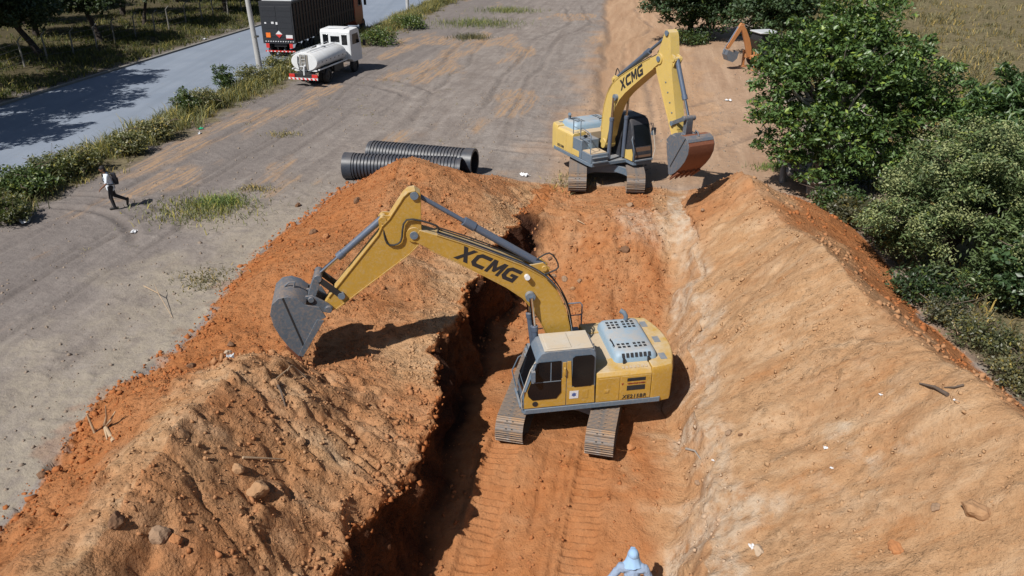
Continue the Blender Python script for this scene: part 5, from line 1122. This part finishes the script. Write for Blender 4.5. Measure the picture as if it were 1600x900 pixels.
# woodland beyond the road
wood = [(-35.6, 62.0, 'leaning dark tree nearest the left edge beyond the fence', (-1.9, -.6), 1.0), (-34.2, 68.6, 'thick-trunked dark tree beyond the fence beside the leaning one', (-1.3, .4), 1.05), (-35.0, 79.0, 'slim forked dark tree beyond the fence, third from the left edge', (.9, .3), 1.0),
        (-41.5, 72.0, 'dark tree standing deeper in the grove behind the leaning one', (.4, .2), 1.1), (-30.0, 88.0, 'dark roadside tree beyond the fence left of the lamp post', (-.5, .2), 1.0), (-43.5, 60.5, 'dark tree at the far left corner of the grove', (-.6, .2), 1.1),
        (-26.5, 97.0, 'low green tree beyond the fence behind the trailer', (.3, .1), .9), (-40.5, 87.0, 'dark tree deep in the grove behind the slim forked one', (.3, .2), 1.1), (-47, 80, 'dark tree in the back row of the grove at the top left', (.3, .2), 1.2), (-33.0, 97, 'dark tree in the back row of the grove left of the trailer', (.2, .1), 1.1), (-50, 92, 'dark tree in the third row of the grove at the top left', (.2, .1), 1.2), (-39.5, 99, 'dark tree in the third row of the grove', (.2, .1), 1.1),
        (-33.6, 41.6, 'tall dark tree left of the frame shading the road', (.6, .5), 1.75), (-35.2, 47.8, 'second tall dark tree left of the frame shading the road', (.4, .3), 1.8), (-33.0, 35.5, 'third tall dark tree left of the frame shading the road', (.3, .2), 1.6), (-38.2, 55.0, 'fourth tall dark tree left of the frame beyond the fence', (.2, .3), 1.75)]
for i, (x, y, lb, ln, h) in enumerate(wood):
    off = i >= 12; hb = h if off else h
    z0 = 3.7*h if not off else 5.3*h
    rr_ = 1.0 if i != 6 else .75
    blobs = [(ln[0],ln[1],z0+.9,3.8*rr_,3.6*rr_,1.7*h),(ln[0]+2.0*rr_,ln[1]-.8,z0,2.6*rr_,2.6*rr_,1.2*h),(ln[0]-2.0*rr_,ln[1]+.6,z0-.2,2.6*rr_,2.4*rr_,1.2*h),(ln[0]+.3,ln[1]+1.6,z0-.3,2.4*rr_,2.2*rr_,1.2*h)]
    tree('grove_tree', lb, B3(x, y), [(0,0,-.3),(ln[0]*.25,ln[1]*.25,1.0*h),(ln[0]*.6,ln[1]*.6,2.2*h),(ln[0]*.9,ln[1]*.9,3.4*h),(ln[0],ln[1],4.8*h)], blobs,
         270, 50, .8, .33, (.040, .062, .026), 'leafdark', 'barkdark', 30+i, 14, .27 if i != 2 else .18, group='grove beyond the road', yel=.06)

# ---- grass and verge growth
def blades(name, C, h, tint, rng, mat='grass', spread=.5, parent=None, width=.035, label=None, cat=None, kind='stuff'):
    n = len(C); d = rng.normal(size=(n, 3)); d[:, 2] = 0; d *= (h*spread)[:, None]*.6
    a = rng.uniform(0, 2*math.pi, n); w = np.stack([np.cos(a), np.sin(a), np.zeros(n)], 1)*(width*rng.uniform(.6, 1.4, n))[:, None]
    mid = C+d*.45+np.array([[0, 0, 1]])*h[:, None]*.62; tip = C+d*1.25+np.array([[0, 0, 1]])*h[:, None]*rng.uniform(.75, 1.0, (n, 1))
    V = np.stack([C-w*.5, C+w*.5, mid+w*.4, mid-w*.4, tip], 1).reshape(-1, 3); i = np.arange(n)*5
    F = np.concatenate([np.stack([i, i+1, i+2], 1), np.stack([i, i+2, i+3], 1), np.stack([i+3, i+2, i+4], 1)])
    o = np_mesh(name, V, F, mat, parent, False, np.repeat(tint, 5, 0)); tag(o, label, cat, None, kind); return o
def zarr(x, y):
    return np.array([gz(a, b) for a, b in zip(x, y)])
def tuft_field(name, uvs, per, rad, hmin, hmax, tint, seed, label, cat, spread=.5, width=.03, yel=.1, var=.35):
    rng = np.random.default_rng(seed); u, v = uvs; x, y = uv2xy(u, v); z = zarr(x, y); n = len(u)
    hh = rng.uniform(hmin, hmax, n); tone = rng.uniform(.7, 1.3, n)
    C = np.repeat(np.stack([x, y, z], 1), per, 0); r = np.abs(rng.normal(size=n*per))*rad; a = rng.uniform(0, 2*math.pi, n*per); C[:, 0] += r*np.cos(a); C[:, 1] += r*np.sin(a); C[:, 2] -= .03
    t = tints(n*per, tint, rng, var, yel)*np.repeat(tone, per)[:, None]
    return blades(name, C, np.repeat(hh, per)*rng.uniform(.5, 1.1, n*per), t, rng, 'grass', spread, None, width, label, cat)
rng = np.random.default_rng(5)
nv = 1700; u = rng.uniform(24, 112, nv)**1.0; edge = fbm(u, u*0+2, 4, 3)*2.0; v = -25.7+rng.normal(size=nv)*.62+edge*.45
tuft_field('verge_grass', (u, v), 20, .30, .35, 1.05, (.185, .188, .088), 41, 'tall yellow-green grass along the road verge', 'grass', .55, .035, .35)
nv = 420; u = rng.uniform(22, 110, nv); v = -24.9+rng.normal(size=nv)*.7+fbm(u, u*0+2, 4, 3)*1.2
tuft_field('verge_weeds', (u, v), 14, .22, .12, .45, (.20, .18, .085), 42, 'low dry weeds at the edge of the verge', 'grass', .8, .03, .3)
nv = 3200; u = rng.uniform(30, 118, nv); v = -38.9-np.abs(rng.normal(size=nv))*9
tuft_field('grove_grass', (u, v), 14, .35, .2, .65, (.085, .092, .034), 43, 'rough grass under the grove beyond the road', 'grass', .7, .05, .35)  # tint darkened to carry the shade under the grove
nv = 4200; u = rng.uniform(8, 125, nv); v = 9.4+np.abs(rng.normal(size=nv))*14+np.maximum(0, (30-u))*.04; ok = v < 62; u, v = u[ok], v[ok]
tuft_field('field_grass', (u, v), 15, .42, .2, .8, (.185, .165, .085), 44, 'tall dry grass of the field behind the trees', 'grass', .7, .05, .25)
nv = 260; u = rng.uniform(15, 33, nv); v = ROv(u)+.35+np.abs(rng.normal(size=nv))*.8
tuft_field('scrub_grass', (u, v), 16, .2, .12, .5, (.17, .155, .09), 45, 'dry scrub at the foot of the right spoil heap', 'grass', .9, .022, .2)
nv = 500; u = rng.uniform(10, 100, nv); v = rng.uniform(-22.5, -8, nv); k_ = fbm(u*.5, v, 3, 3) > .16; k_ &= ~((u < 36) & (v > -13.4)); u, v = u[k_], v[k_]
tuft_field('field_tufts', (u, v), 12, .16, .04, .16, (.26, .23, .12), 46, 'sparse low dry tufts across the bare ground', 'grass', 1.2, .02, .2)
# countable tufts on the bare ground
def tuft(px, py, rx, ry, n, h, tint, label, seed):
    rng = np.random.default_rng(seed); c = hit(px, py); root = empty('grass_tuft', c, 0, label, 'grass', 'grass tufts on the bare ground')
    C = np.stack([rng.normal(size=n)*rx*.5, rng.normal(size=n)*ry*.5, np.zeros(n)], 1); C[:, 2] = zarr(C[:, 0]+c.x, C[:, 1]+c.y)-c.z-.02
    blades('blades', C, h*rng.uniform(.4, 1.1, n), tints(n, tint, rng, .35, .3), rng, 'grass', .8, root, .03, kind='stuff')
tuft(318, 330, 2.2, 1.6, 1500, .30, (.19, .20, .085), 'broad green grass tuft on the grey ground below the walking person', 1)
tuft(345, 318, 1.0, .7, 500, .38, (.145, .205, .065), 'brightest green grass clump beside the broad tuft', 2)
tuft(320, 437, .9, 1.0, 420, .16, (.17, .155, .085), 'dry grey-green tuft near the left heap edge', 3)
tuft(397, 295, .9, .5, 260, .18, (.20, .18, .09), 'small straw tuft right of the broad green tuft', 4)
tuft(745, 38, 4.5, 3.0, 1300, .6, (.13, .16, .06), 'green shrubby grass patch at the far middle of the field', 5)
tuft(735, 60, 1.6, 1.2, 500, .6, (.10, .10, .06), 'dark bushy patch in front of the far green grass', 6)
tuft(795, 18, 3.5, 2.2, 900, .55, (.14, .17, .07), 'farthest green grass patch at the top of the field', 7)
tuft(445, 212, .9, .6, 220, .2, (.22, .20, .10), 'lone straw tuft in the middle of the grey ground', 8)
tuft(895, 285, 1.0, 1.0, 380, .25, (.23, .21, .11), 'straw tuft beside the left crawler of the rear excavator', 9)
tuft(1210, 262, 1.0, .6, 260, .3, (.09, .15, .04), 'small green weed at the tip of the right heap', 10)
# shrubs along the verge
def shrub(px, py, h, r, tint, label, seed, leaf=.14, n=70, name='shrub', mat='leaf'):
    c = hit(px, py)
    tree(name, label, c, [(0,0,-.1),(.05,0,h*.4),(0,.05,h*.7)], [(0,0,h*.55,r,r,h*.42),(r*.4,-r*.2,h*.4,r*.7,r*.7,h*.32)], n, 34, r*.36, leaf, tint, mat, 'bark', seed, 9, .03, .5, 'shrub', 'shrubs along the verge', None, .2, .5)
shrub(25, 308, 1.5, 1.3, (.070, .105, .035), 'bushy green shrub at the left edge of the verge', 61)
shrub(85, 282, 1.4, 1.1, (.105, .120, .050), 'leafy shrub on the verge left of the walking person', 62)
shrub(128, 268, 1.2, .9, (.135, .140, .062), 'rounded yellow-green shrub behind the walking person', 63)
shrub(12, 345, 1.0, .9, (.075, .085, .035), 'low brownish shrub at the very left edge below the verge', 64)
shrub(352, 146, 1.9, .7, (.055, .090, .032), 'dark upright shrub on the verge left of the lamp post', 65)
shrub(292, 178, 1.5, .8, (.065, .095, .035), 'dark shrub rising from the verge above the green litter', 66)
shrub(590, 70, 1.5, 1.6, (.075, .115, .035), 'green shrub on the verge ahead of the tanker', 67, .18)
shrub(640, 45, 1.3, 1.6, (.080, .120, .035), 'green shrub below the far lamp post', 68, .18)
shrub(1305, 330, 1.1, 1.0, (.050, .085, .030), 'green undergrowth beside the dead branches', 69)
shrub(1380, 385, 1.0, .8, (.045, .080, .030), 'low green undergrowth below the blossoming tree', 70)
shrub(1075, 70, 1.4, 1.6, (.050, .082, .030), 'dark shrub left of the orange backhoe', 71, .2)
shrub(1530, 545, .9, .8, (.085, .095, .045), 'dry twiggy shrub at the foot of the right heap', 72, .10)
shrub(1340, 350, 1.0, 1.0, (.075, .075, .040), 'dry undergrowth bush between the large tree and the blossoming one', 74, .16, 120)
shrub(1300, 285, 1.8, 1.7, (.036, .062, .025), 'dark thicket under the large tree', 75, .16, 120)
shrub(1440, 470, 1.2, 1.1, (.036, .062, .027), 'dark low thicket under the blossoming tree', 76, .13, 90)
shrub(1570, 480, 1.8, 1.3, (.050, .085, .034), 'leafy bush below the tangled tree at the right edge', 77, .13, 110)
shrub(1585, 600, .7, .8, (.12, .12, .06), 'dry weed clump at the right edge by the heap toe', 78, .10)
shrub(200, 240, 1.1, .9, (.150, .155, .075), 'pale green shrub on the verge right of the walking person', 79)
shrub(245, 218, 1.2, 1.0, (.165, .165, .085), 'pale tussocky shrub on the verge below the tree shadow', 80)
shrub(395, 132, 1.3, 1.0, (.155, .160, .080), 'pale shrub at the foot of the lamp post', 81)
shrub(435, 112, 1.2, 1.2, (.150, .155, .070), 'pale shrub between the lamp post and the tanker', 82)
shrub(320, 168, 1.2, 1.0, (.155, .160, .080), 'pale shrub on the verge between two dark ones', 83)
shrub(50, 300, 1.2, 1.1, (.080, .120, .040), 'broad-leaved shrub second from the left edge of the verge', 84, .18)
shrub(1470, 505, .8, .7, (.090, .095, .055), 'grey-green scrub between the right heap and the tangled tree', 73, .09)

# ------------------------------------------------------------------ fence beyond the road
fz = empty('wire_fence', (*uv2xy(60, -44.2), .2), 0, 'wire fence on bent concrete posts beyond the road', 'fence'); f0 = fz.location.copy()
fu = [40+i*2.7 for i in range(24)]; tops = []
for i, u in enumerate(fu):
    x, y = uv2xy(u, -44.2+.15*math.sin(i*2.1)); z = gz(x, y); p = Vector((x, y, z))-f0; ln = random.uniform(-.12, .12)
    m = MB(); m.tube([p+Vector((0, 0, -.2)), p+Vector((ln*.5, 0, 1.0)), p+Vector((ln, 0, 1.75)), p+Vector((ln+.32, -.05, 2.05))], [.065, .06, .055, .045], 6); m.build('post', 'postconcrete', fz, 50); tops.append((p, ln))
for k, hgt in enumerate((.35, .8, 1.25, 1.65)):
    m = MB(); m.tube([p+Vector((ln*hgt/1.75, -.06, hgt)) for p, ln in tops], .012, 4); m.build('wire', 'wire', fz)

# ------------------------------------------------------------------ rocks, roots, litter
def rock(c, s, label, mat, seed, sink=.25, flat=.7, cat='rock', group='stones on the spoil', name='rock'):
    rng = np.random.default_rng(seed); bm = bmesh.new(); bmesh.ops.create_icosphere(bm, subdivisions=3, radius=1.0)
    pl = rng.normal(size=(9, 3)); pl /= np.linalg.norm(pl, axis=1)[:, None]; of = rng.uniform(.55, .85, 9)
    for v in bm.verts:
        p = np.array(v.co)
        for d_, o_ in zip(pl, of):
            t = p@d_
            if t > o_: p = p-d_*(t-o_)*.92
        p = p*(1+.06*math.sin(p[0]*9+seed)+.05*math.sin(p[1]*11+2*seed)); v.co = Vector((p[0]*s, p[1]*s*rng.uniform(.98, 1.02)*.8, p[2]*s*flat))
    me = bpy.data.meshes.new(name); bm.to_mesh(me); bm.free(); me.materials.append(MAT[mat])
    o = bpy.data.objects.new(name, me); COL.objects.link(o); o.location = Vector(c)+Vector((0, 0, s*flat*(1-2*sink)*.6)); o.rotation_euler = (rng.uniform(-.3, .3), rng.uniform(-.3, .3), rng.uniform(0, 6.28))
    return tag(o, label, cat, group)
plain('rocktan', (.34, .195, .10), .92, 0, .25, 5, .5); plain('rockgrey', (.27, .175, .11), .92, 0, .3, 5, .5); plain('rockdark', (.16, .085, .045), .92, 0, .3, 5, .5); plain('rockorange', (.36, .155, .06), .95, 0, .25, 5, .5); plain('rockpale', (.40, .30, .21), .92, 0, .2, 5, .4)
RK = [(405, 768, .36, 'largest tan block with a dark flat face on the near left heap', 'rocktan'), (250, 838, .30, 'angular grey-tan boulder low on the near left heap', 'rockgrey'), (182, 815, .24, 'dark wedge-shaped stone left of the angular boulder', 'rockdark'), (275, 845, .17, 'small orange stone at the right foot of the angular boulder', 'rockorange'),
      (370, 735, .20, 'half buried stone just above the largest tan block', 'rocktan'), (1523, 800, .34, 'largest pale flat stone on the right slope', 'rocktan'), (1138, 678, .16, 'brown stone beside a black lump on the right slope', 'rockgrey'), (1157, 680, .085, 'small black lump on the right slope', 'rockdark'), (1185, 862, .20, 'tan boulder low on the right slope by a white scrap', 'rockpale'), (1400, 858, .22, 'orange clod stone low in the middle of the right slope', 'rockorange'),
      (1462, 795, .14, 'small dark-edged stone left of the largest pale stone', 'rockgrey'), (975, 392, .28, 'dark flat stone in the middle of the end slope', 'rockdark'), (985, 322, .26, 'brown stone on the rim right of the rear excavator tracks', 'rockgrey'), (1040, 336, .24, 'round brown stone at the rim where the right heap starts', 'rockgrey'), (1022, 328, .18, 'flat tan stone on the rim between two brown stones', 'rocktan'),
      (1098, 330, .16, 'small brown stone on the upper right heap', 'rockgrey'), (882, 437, .20, 'grey stone in the rubble fan left of centre', 'rockgrey'), (905, 440, .16, 'grey stone right of its twin in the rubble fan', 'rockgrey'), (865, 432, .16, 'grey stone at the left of the rubble fan', 'rockgrey'), (895, 452, .15, 'tan stone at the lower edge of the rubble fan', 'rocktan'), (860, 405, .14, 'dark stone at the top left of the rubble fan', 'rockdark'), (843, 412, .13, 'brown stone against the left trench wall', 'rockdark'),
      (985, 700, .18, 'orange clod stone behind the right crawler track', 'rockorange'), (1090, 755, .12, 'grey stone on the pale trench edge', 'rockgrey'), (1438, 350, .1, 'x', 'rockdark'), (490, 365, .25, 'dark clod on the outer slope of the far left heap', 'rockdark'), (510, 372, .24, 'dark clod beside its neighbour on the far left heap', 'rockorange'), (558, 315, .24, 'dark clod high on the far left heap', 'rockdark'), (465, 322, .22, 'brown clod on the grey ground left of the far heap', 'rockdark'), (500, 323, .20, 'brown clod at the toe of the far left heap', 'rockdark'),
      (357, 552, .14, 'pale stone on the crest of the near left heap', 'rockpale'), (430, 600, .16, 'tan clod on top of the near left heap', 'rocktan'), (65, 745, .16, 'dark clod at the toe of the near left heap', 'rockdark'), (285, 660, .13, 'x', 'rocktan'), (470, 690, .15, 'tan clod in the middle of the inner left slope', 'rocktan'), (550, 690, .14, 'tan clod near the ragged trench edge', 'rocktan'), (610, 600, .14, 'x', 'rocktan'), (330, 505, .15, 'orange clod left of the yellow bucket', 'rockorange'), (360, 540, .17, 'dark crumbled clod in front of the bucket', 'rockdark'), (300, 575, .2, 'dark crumbled lump on the orange outer slope', 'rockdark')]
for i, (px, py, s, lb, mt) in enumerate(RK):
    if lb == 'x': continue
    rock(hit(px, py), s*(.8 if py > 540 else .72), lb, mt, 100+i)
# branches and roots
def stick(name, pts, r, label, mat='drywood', cat='stick', forks=()):
    c = Vector(pts[0]); root = empty(name, c, 0, label, cat)
    m = MB(); m.tube([Vector(p)-c for p in pts], [r*(1-.6*i/(len(pts)-1)) for i in range(len(pts))], 7); m.build('stem', mat, root, 60)
    for f in forks: m = MB(); m.tube([Vector(p)-c for p in f], [r*.7*(1-.7*i/(len(f)-1)) for i in range(len(f))], 6); m.build('branch', mat, root, 60)
def up(px, py, dz=0): p = hit(px, py); return Vector((p.x, p.y, p.z+dz))
stick('root', [up(178, 690, .0), up(165, 672, .1), up(152, 690, .25), up(148, 690, .75)], .055, 'pale forked root sticking out of the orange left slope', cat='root', forks=([up(165, 672, .1), up(172, 672, .35), up(175, 672, .65)], [up(165, 672, .1), up(176, 668, .2), up(185, 660, .3)], [up(165, 672, .1), up(168, 690, .05)]))
stick('stick', [up(1480, 620, .05), up(1458, 612, .12), up(1436, 602, .05)], .045, 'dark stick lying across the right slope', 'bark')
stick('stick', [up(1505, 605, .06), up(1490, 610, .08), up(1475, 607, .03)], .025, 'thin forked twig right of the dark stick', 'bark')
stick('stick', [up(1072, 703, .04), up(1085, 712, .15), up(1094, 719, .04)], .035, 'grey stake lying by the pale trench edge', 'barkgrey')
stick('stick', [up(432, 600, .05), up(440, 618, .12), up(446, 636, .03)], .035, 'dark twig lying down the top of the near left heap', 'bark')
stick('stick', [up(478, 592, .05), up(458, 580, .15), up(430, 596, .05)], .03, 'dry branch across the top of the near left heap', 'drywood', forks=([up(458, 580, .15), up(455, 590, .3), up(452, 600, .35)],))
stick('stick', [up(950, 395, .0), up(962, 400, .0)] if False else [up(902, 345, .03), up(914, 352, .04)], .025, 'short pale stick on the end slope', 'drywood')
stick('stick', [up(380, 718, .05), up(410, 722, .1), up(445, 720, .04)], .03, 'dry twig above the largest tan block', 'drywood')
stick('stick', [up(225, 448, .03), up(250, 470, .25), up(270, 498, .02)], .016, 'thin dry stalk on the pale ground left of the heap', 'drywood', forks=([up(250, 470, .25), up(245, 462, .4)],))
br = [(1215, 255), (1232, 285), (1262, 300), (1290, 318), (1320, 330)]
stick('fallen_branch', [up(*p, .25+.1*i) for i, p in enumerate(br)], .10, 'bare grey fallen branch below the large tree', 'barkgrey', 'branch', forks=([up(1262, 300, .4), up(1285, 300, .8), up(1310, 298, 1.1)], [up(1290, 318, .4), up(1310, 340, .3), up(1316, 345, .2)], [up(1232, 285, .4), up(1226, 268, .9), up(1222, 262, 1.4)], [up(1262, 300, .4), up(1275, 312, .7), up(1300, 312, .9)]))
stick('tree_stump', [up(1223, 285, -.1), up(1221, 278, .4), up(1224, 276, .9)], .16, 'broken pale stump at the tip of the right heap', 'barkgrey', 'stump')
stick('fallen_branch', [up(1466, 490, .3), up(1480, 505, .35), up(1495, 530, .15)], .04, 'pale dead branch in the scrub by the right heap', 'drywood', 'branch')
# litter
def litter(px, py, s, label, mat, seed):
    rng = np.random.default_rng(seed); c = hit(px, py); n = 6; xs = np.linspace(-1, 1, n); m = MB(); vs = []
    for i in range(n):
        for j in range(n): vs.append((xs[i]*s*(.8+.3*rng.random())+rng.normal()*s*.1, xs[j]*s*.7*(.8+.3*rng.random()), s*.12+abs(rng.normal())*s*.28))
    m.add(vs, [(i*n+j, (i+1)*n+j, (i+1)*n+j+1, i*n+j+1) for i in range(n-1) for j in range(n-1)]); o = m.build('litter', mat); o.location = c; o.rotation_euler = (0, 0, rng.uniform(0, 6)); so_ = o.modifiers.new('thick', 'SOLIDIFY'); so_.thickness = .004
    tag(o, label, 'litter', 'scraps of litter')
litter(210, 363, .16, 'white paper scrap on the ground below the walking person', 'white', 1); litter(35, 348, .35, 'clear crumpled plastic sheet at the left edge', 'tarp', 2); litter(313, 202, .14, 'green and white litter beside the verge grass', 'greenplastic', 3); litter(312, 209, .13, 'white scrap beside the green litter', 'white', 4)
litter(820, 275, .22, 'white lime patch scrap on the ground left of the rear excavator', 'white', 5); litter(1290, 700, .07, 'white scrap in the middle of the right slope', 'white', 6); litter(1115, 720, .05, 'small white scrap by the pale trench edge', 'white', 7); litter(1175, 855, .08, 'white scrap beside the tan boulder low on the right slope', 'white', 8)
litter(1494, 627, .05, 'white scrap right of the dark stick', 'white', 9); litter(375, 62, .14, 'pale bottle litter on the far road edge', 'greenplastic', 10); litter(320, 62, .22, 'pale bag on the far road edge left of the lamp post', 'tarp', 11); litter(163, 122, .22, 'pale scrap on the far kerb beside the tree shadow', 'tarp', 12); litter(1377, 617, .05, 'small white scrap on the upper right slope', 'white', 13); litter(1300, 732, .045, 'small white scrap below its neighbour on the right slope', 'white', 14); litter(1138, 158, .2, 'white scrap on the flat ground below the orange backhoe', 'white', 15); litter(360, 560, .14, 'crumpled clear plastic on the crest of the near left heap', 'tarp', 16); litter(1567, 597, .13, 'pale scrap at the foot of the right heap', 'white', 17)
# clods: uncountable crumbs of soil over the diggings
def crumbs(name, n, smin, smax, sel, seed, mat, label, power=2.5, force=None):
    rng = np.random.default_rng(seed); cand = np.flatnonzero(sel.ravel()); ids = rng.choice(cand, n)
    P_ = np.stack([X.ravel()[ids], Y.ravel()[ids], Z.ravel()[ids]], 1); P_[:, :2] += rng.normal(size=(n, 2))*.03
    base = np.array([(x, y, z) for z in (-1, 1) for y in (-1, 1) for x in (-1, 1)], float)*.62
    bf = np.array([(0,2,3),(0,3,1),(4,5,7),(4,7,6),(0,1,5),(0,5,4),(1,3,7),(1,7,5),(3,2,6),(3,6,7),(2,0,4),(2,4,6)])
    s = smin+(smax-smin)*rng.random(n)**power; k = 8
    B = (base[None]+rng.uniform(-.34, .34, (n, k, 3)))*(s[:, None]*rng.uniform(.6, 1.4, (n, 3)))[:, None, :]
    qs = rng.normal(size=(n, 4)); qs /= np.linalg.norm(qs, axis=1)[:, None]; w, x, y, z = qs.T
    Rm = np.stack([1-2*(y*y+z*z), 2*(x*y-w*z), 2*(x*z+w*y), 2*(x*y+w*z), 1-2*(x*x+z*z), 2*(y*z-w*x), 2*(x*z-w*y), 2*(y*z+w*x), 1-2*(x*x+y*y)], 1).reshape(n, 3, 3)
    Vv = np.einsum('nij,nkj->nki', Rm, B)+P_[:, None, :]
    Ff = (bf[None]+(np.arange(n)*k)[:, None, None]).reshape(-1, 3)
    zc = np.stack([soil.ravel()[ids] if force is None else np.full(n, force), tanm.ravel()[ids], pale.ravel()[ids]], 1)
    o = np_mesh(name, Vv.reshape(-1, 3), Ff, mat, None, False, np.repeat(zc, k, 0), 'zone'); tag(o, label, 'soil', None, 'stuff'); return o
cm, nt, N, L, P = new_mat('clod'); za = N.new('ShaderNodeAttribute'); za.attribute_name = 'zone'; zs = N.new('ShaderNodeSeparateColor'); L.new(za.outputs['Color'], zs.inputs[0]); tc = N.new('ShaderNodeTexCoord').outputs['Object']
nB = noise(N, L, 2.5, 5, .6, tc); a = mixc(N, L, nB, (.24, .085, .03), (.42, .16, .06)); b = mixc(N, L, nB, (.30, .175, .09), (.48, .30, .17)); c = mixc(N, L, zs.outputs[1], a, b); c = mixc(N, L, mth(N, L, 'MULTIPLY', zs.outputs[2], .7), c, (.5, .42, .33))
c = mixc(N, L, zs.outputs[0], (.25, .20, .16), c); L.new(c, P.inputs['Base Color']); P.inputs['Roughness'].default_value = .95; P.inputs['Specular IOR Level'].default_value = .1; MAT['clod'] = cm
vis = (UU > 9) & (UU < 33) & (ex > .5)
dens = fbm(UU, V, 1.8, 3, .6) > -.05
dn2 = fbm(UU+9, V-4, 1.1, 3, .6) > .10
L12 = np.isin(ID, [1, 2])[None, :]
crumbs('soil_clods', 5000, .012, .06, (UU > 8) & (UU < 60) & (V > -24) & (V < 9) & (ex < .3), 15, 'clod', 'pebbles and crumbs strewn over the bare ground', 3.5)
crumbs('soil_clods', 8000, .010, .045, vis & L12, 1, 'clod', 'fine crumbs of soil over the left heaps', 2.5)
crumbs('soil_clods', 800, .03, .09, vis & L12 & dens & dn2, 11, 'clod', 'larger loose clods lying in drifts on the left heaps', 3.5)
crumbs('soil_clods', 2400, .012, .075, vis & (UU > 22) & np.isin(ID, [4])[None, :], 2, 'clod', 'loose rubble on the end slope of the trench', 3.2)
crumbs('soil_clods', 600, .015, .07, vis & np.isin(ID, [6])[None, :] & dn2 & dens, 13, 'clod', 'mixed clods in drifts on the lit right slope', 3)
crumbs('soil_clods', 3000, .010, .045, vis & np.isin(ID, [6])[None, :], 3, 'clod', 'small crumbs on the lit right slope', 4)
crumbs('soil_clods', 1800, .012, .09, vis & np.isin(ID, [7])[None, :], 4, 'clod', 'clods on the outer right slope', 3.5)
crumbs('soil_clods', 1500, .012, .06, vis & (UU < 23) & np.isin(ID, [4, 5])[None, :] & (np.abs(pv) > .45) & (np.abs(pv2) > .45), 5, 'clod', 'crumbs on the trench floor', 3)
toe_l = (UU > 8) & (UU < 33) & (np.abs(V-LTv(UU)-.1) < .4)
crumbs('soil_clods', 1100, .015, .10, toe_l, 6, 'clod', 'clods scattered along the toe of the left heaps', 4, 1.0)
lip = (UU > 9) & (UU < 30) & (((ID == 2) & (TT > .8)) | ((ID == 3) & (TT < .12)))[None, :]
crumbs('soil_clods', 1500, .012, .075, lip, 7, 'clod', 'broken clods along the ragged trench edge', 3.2)
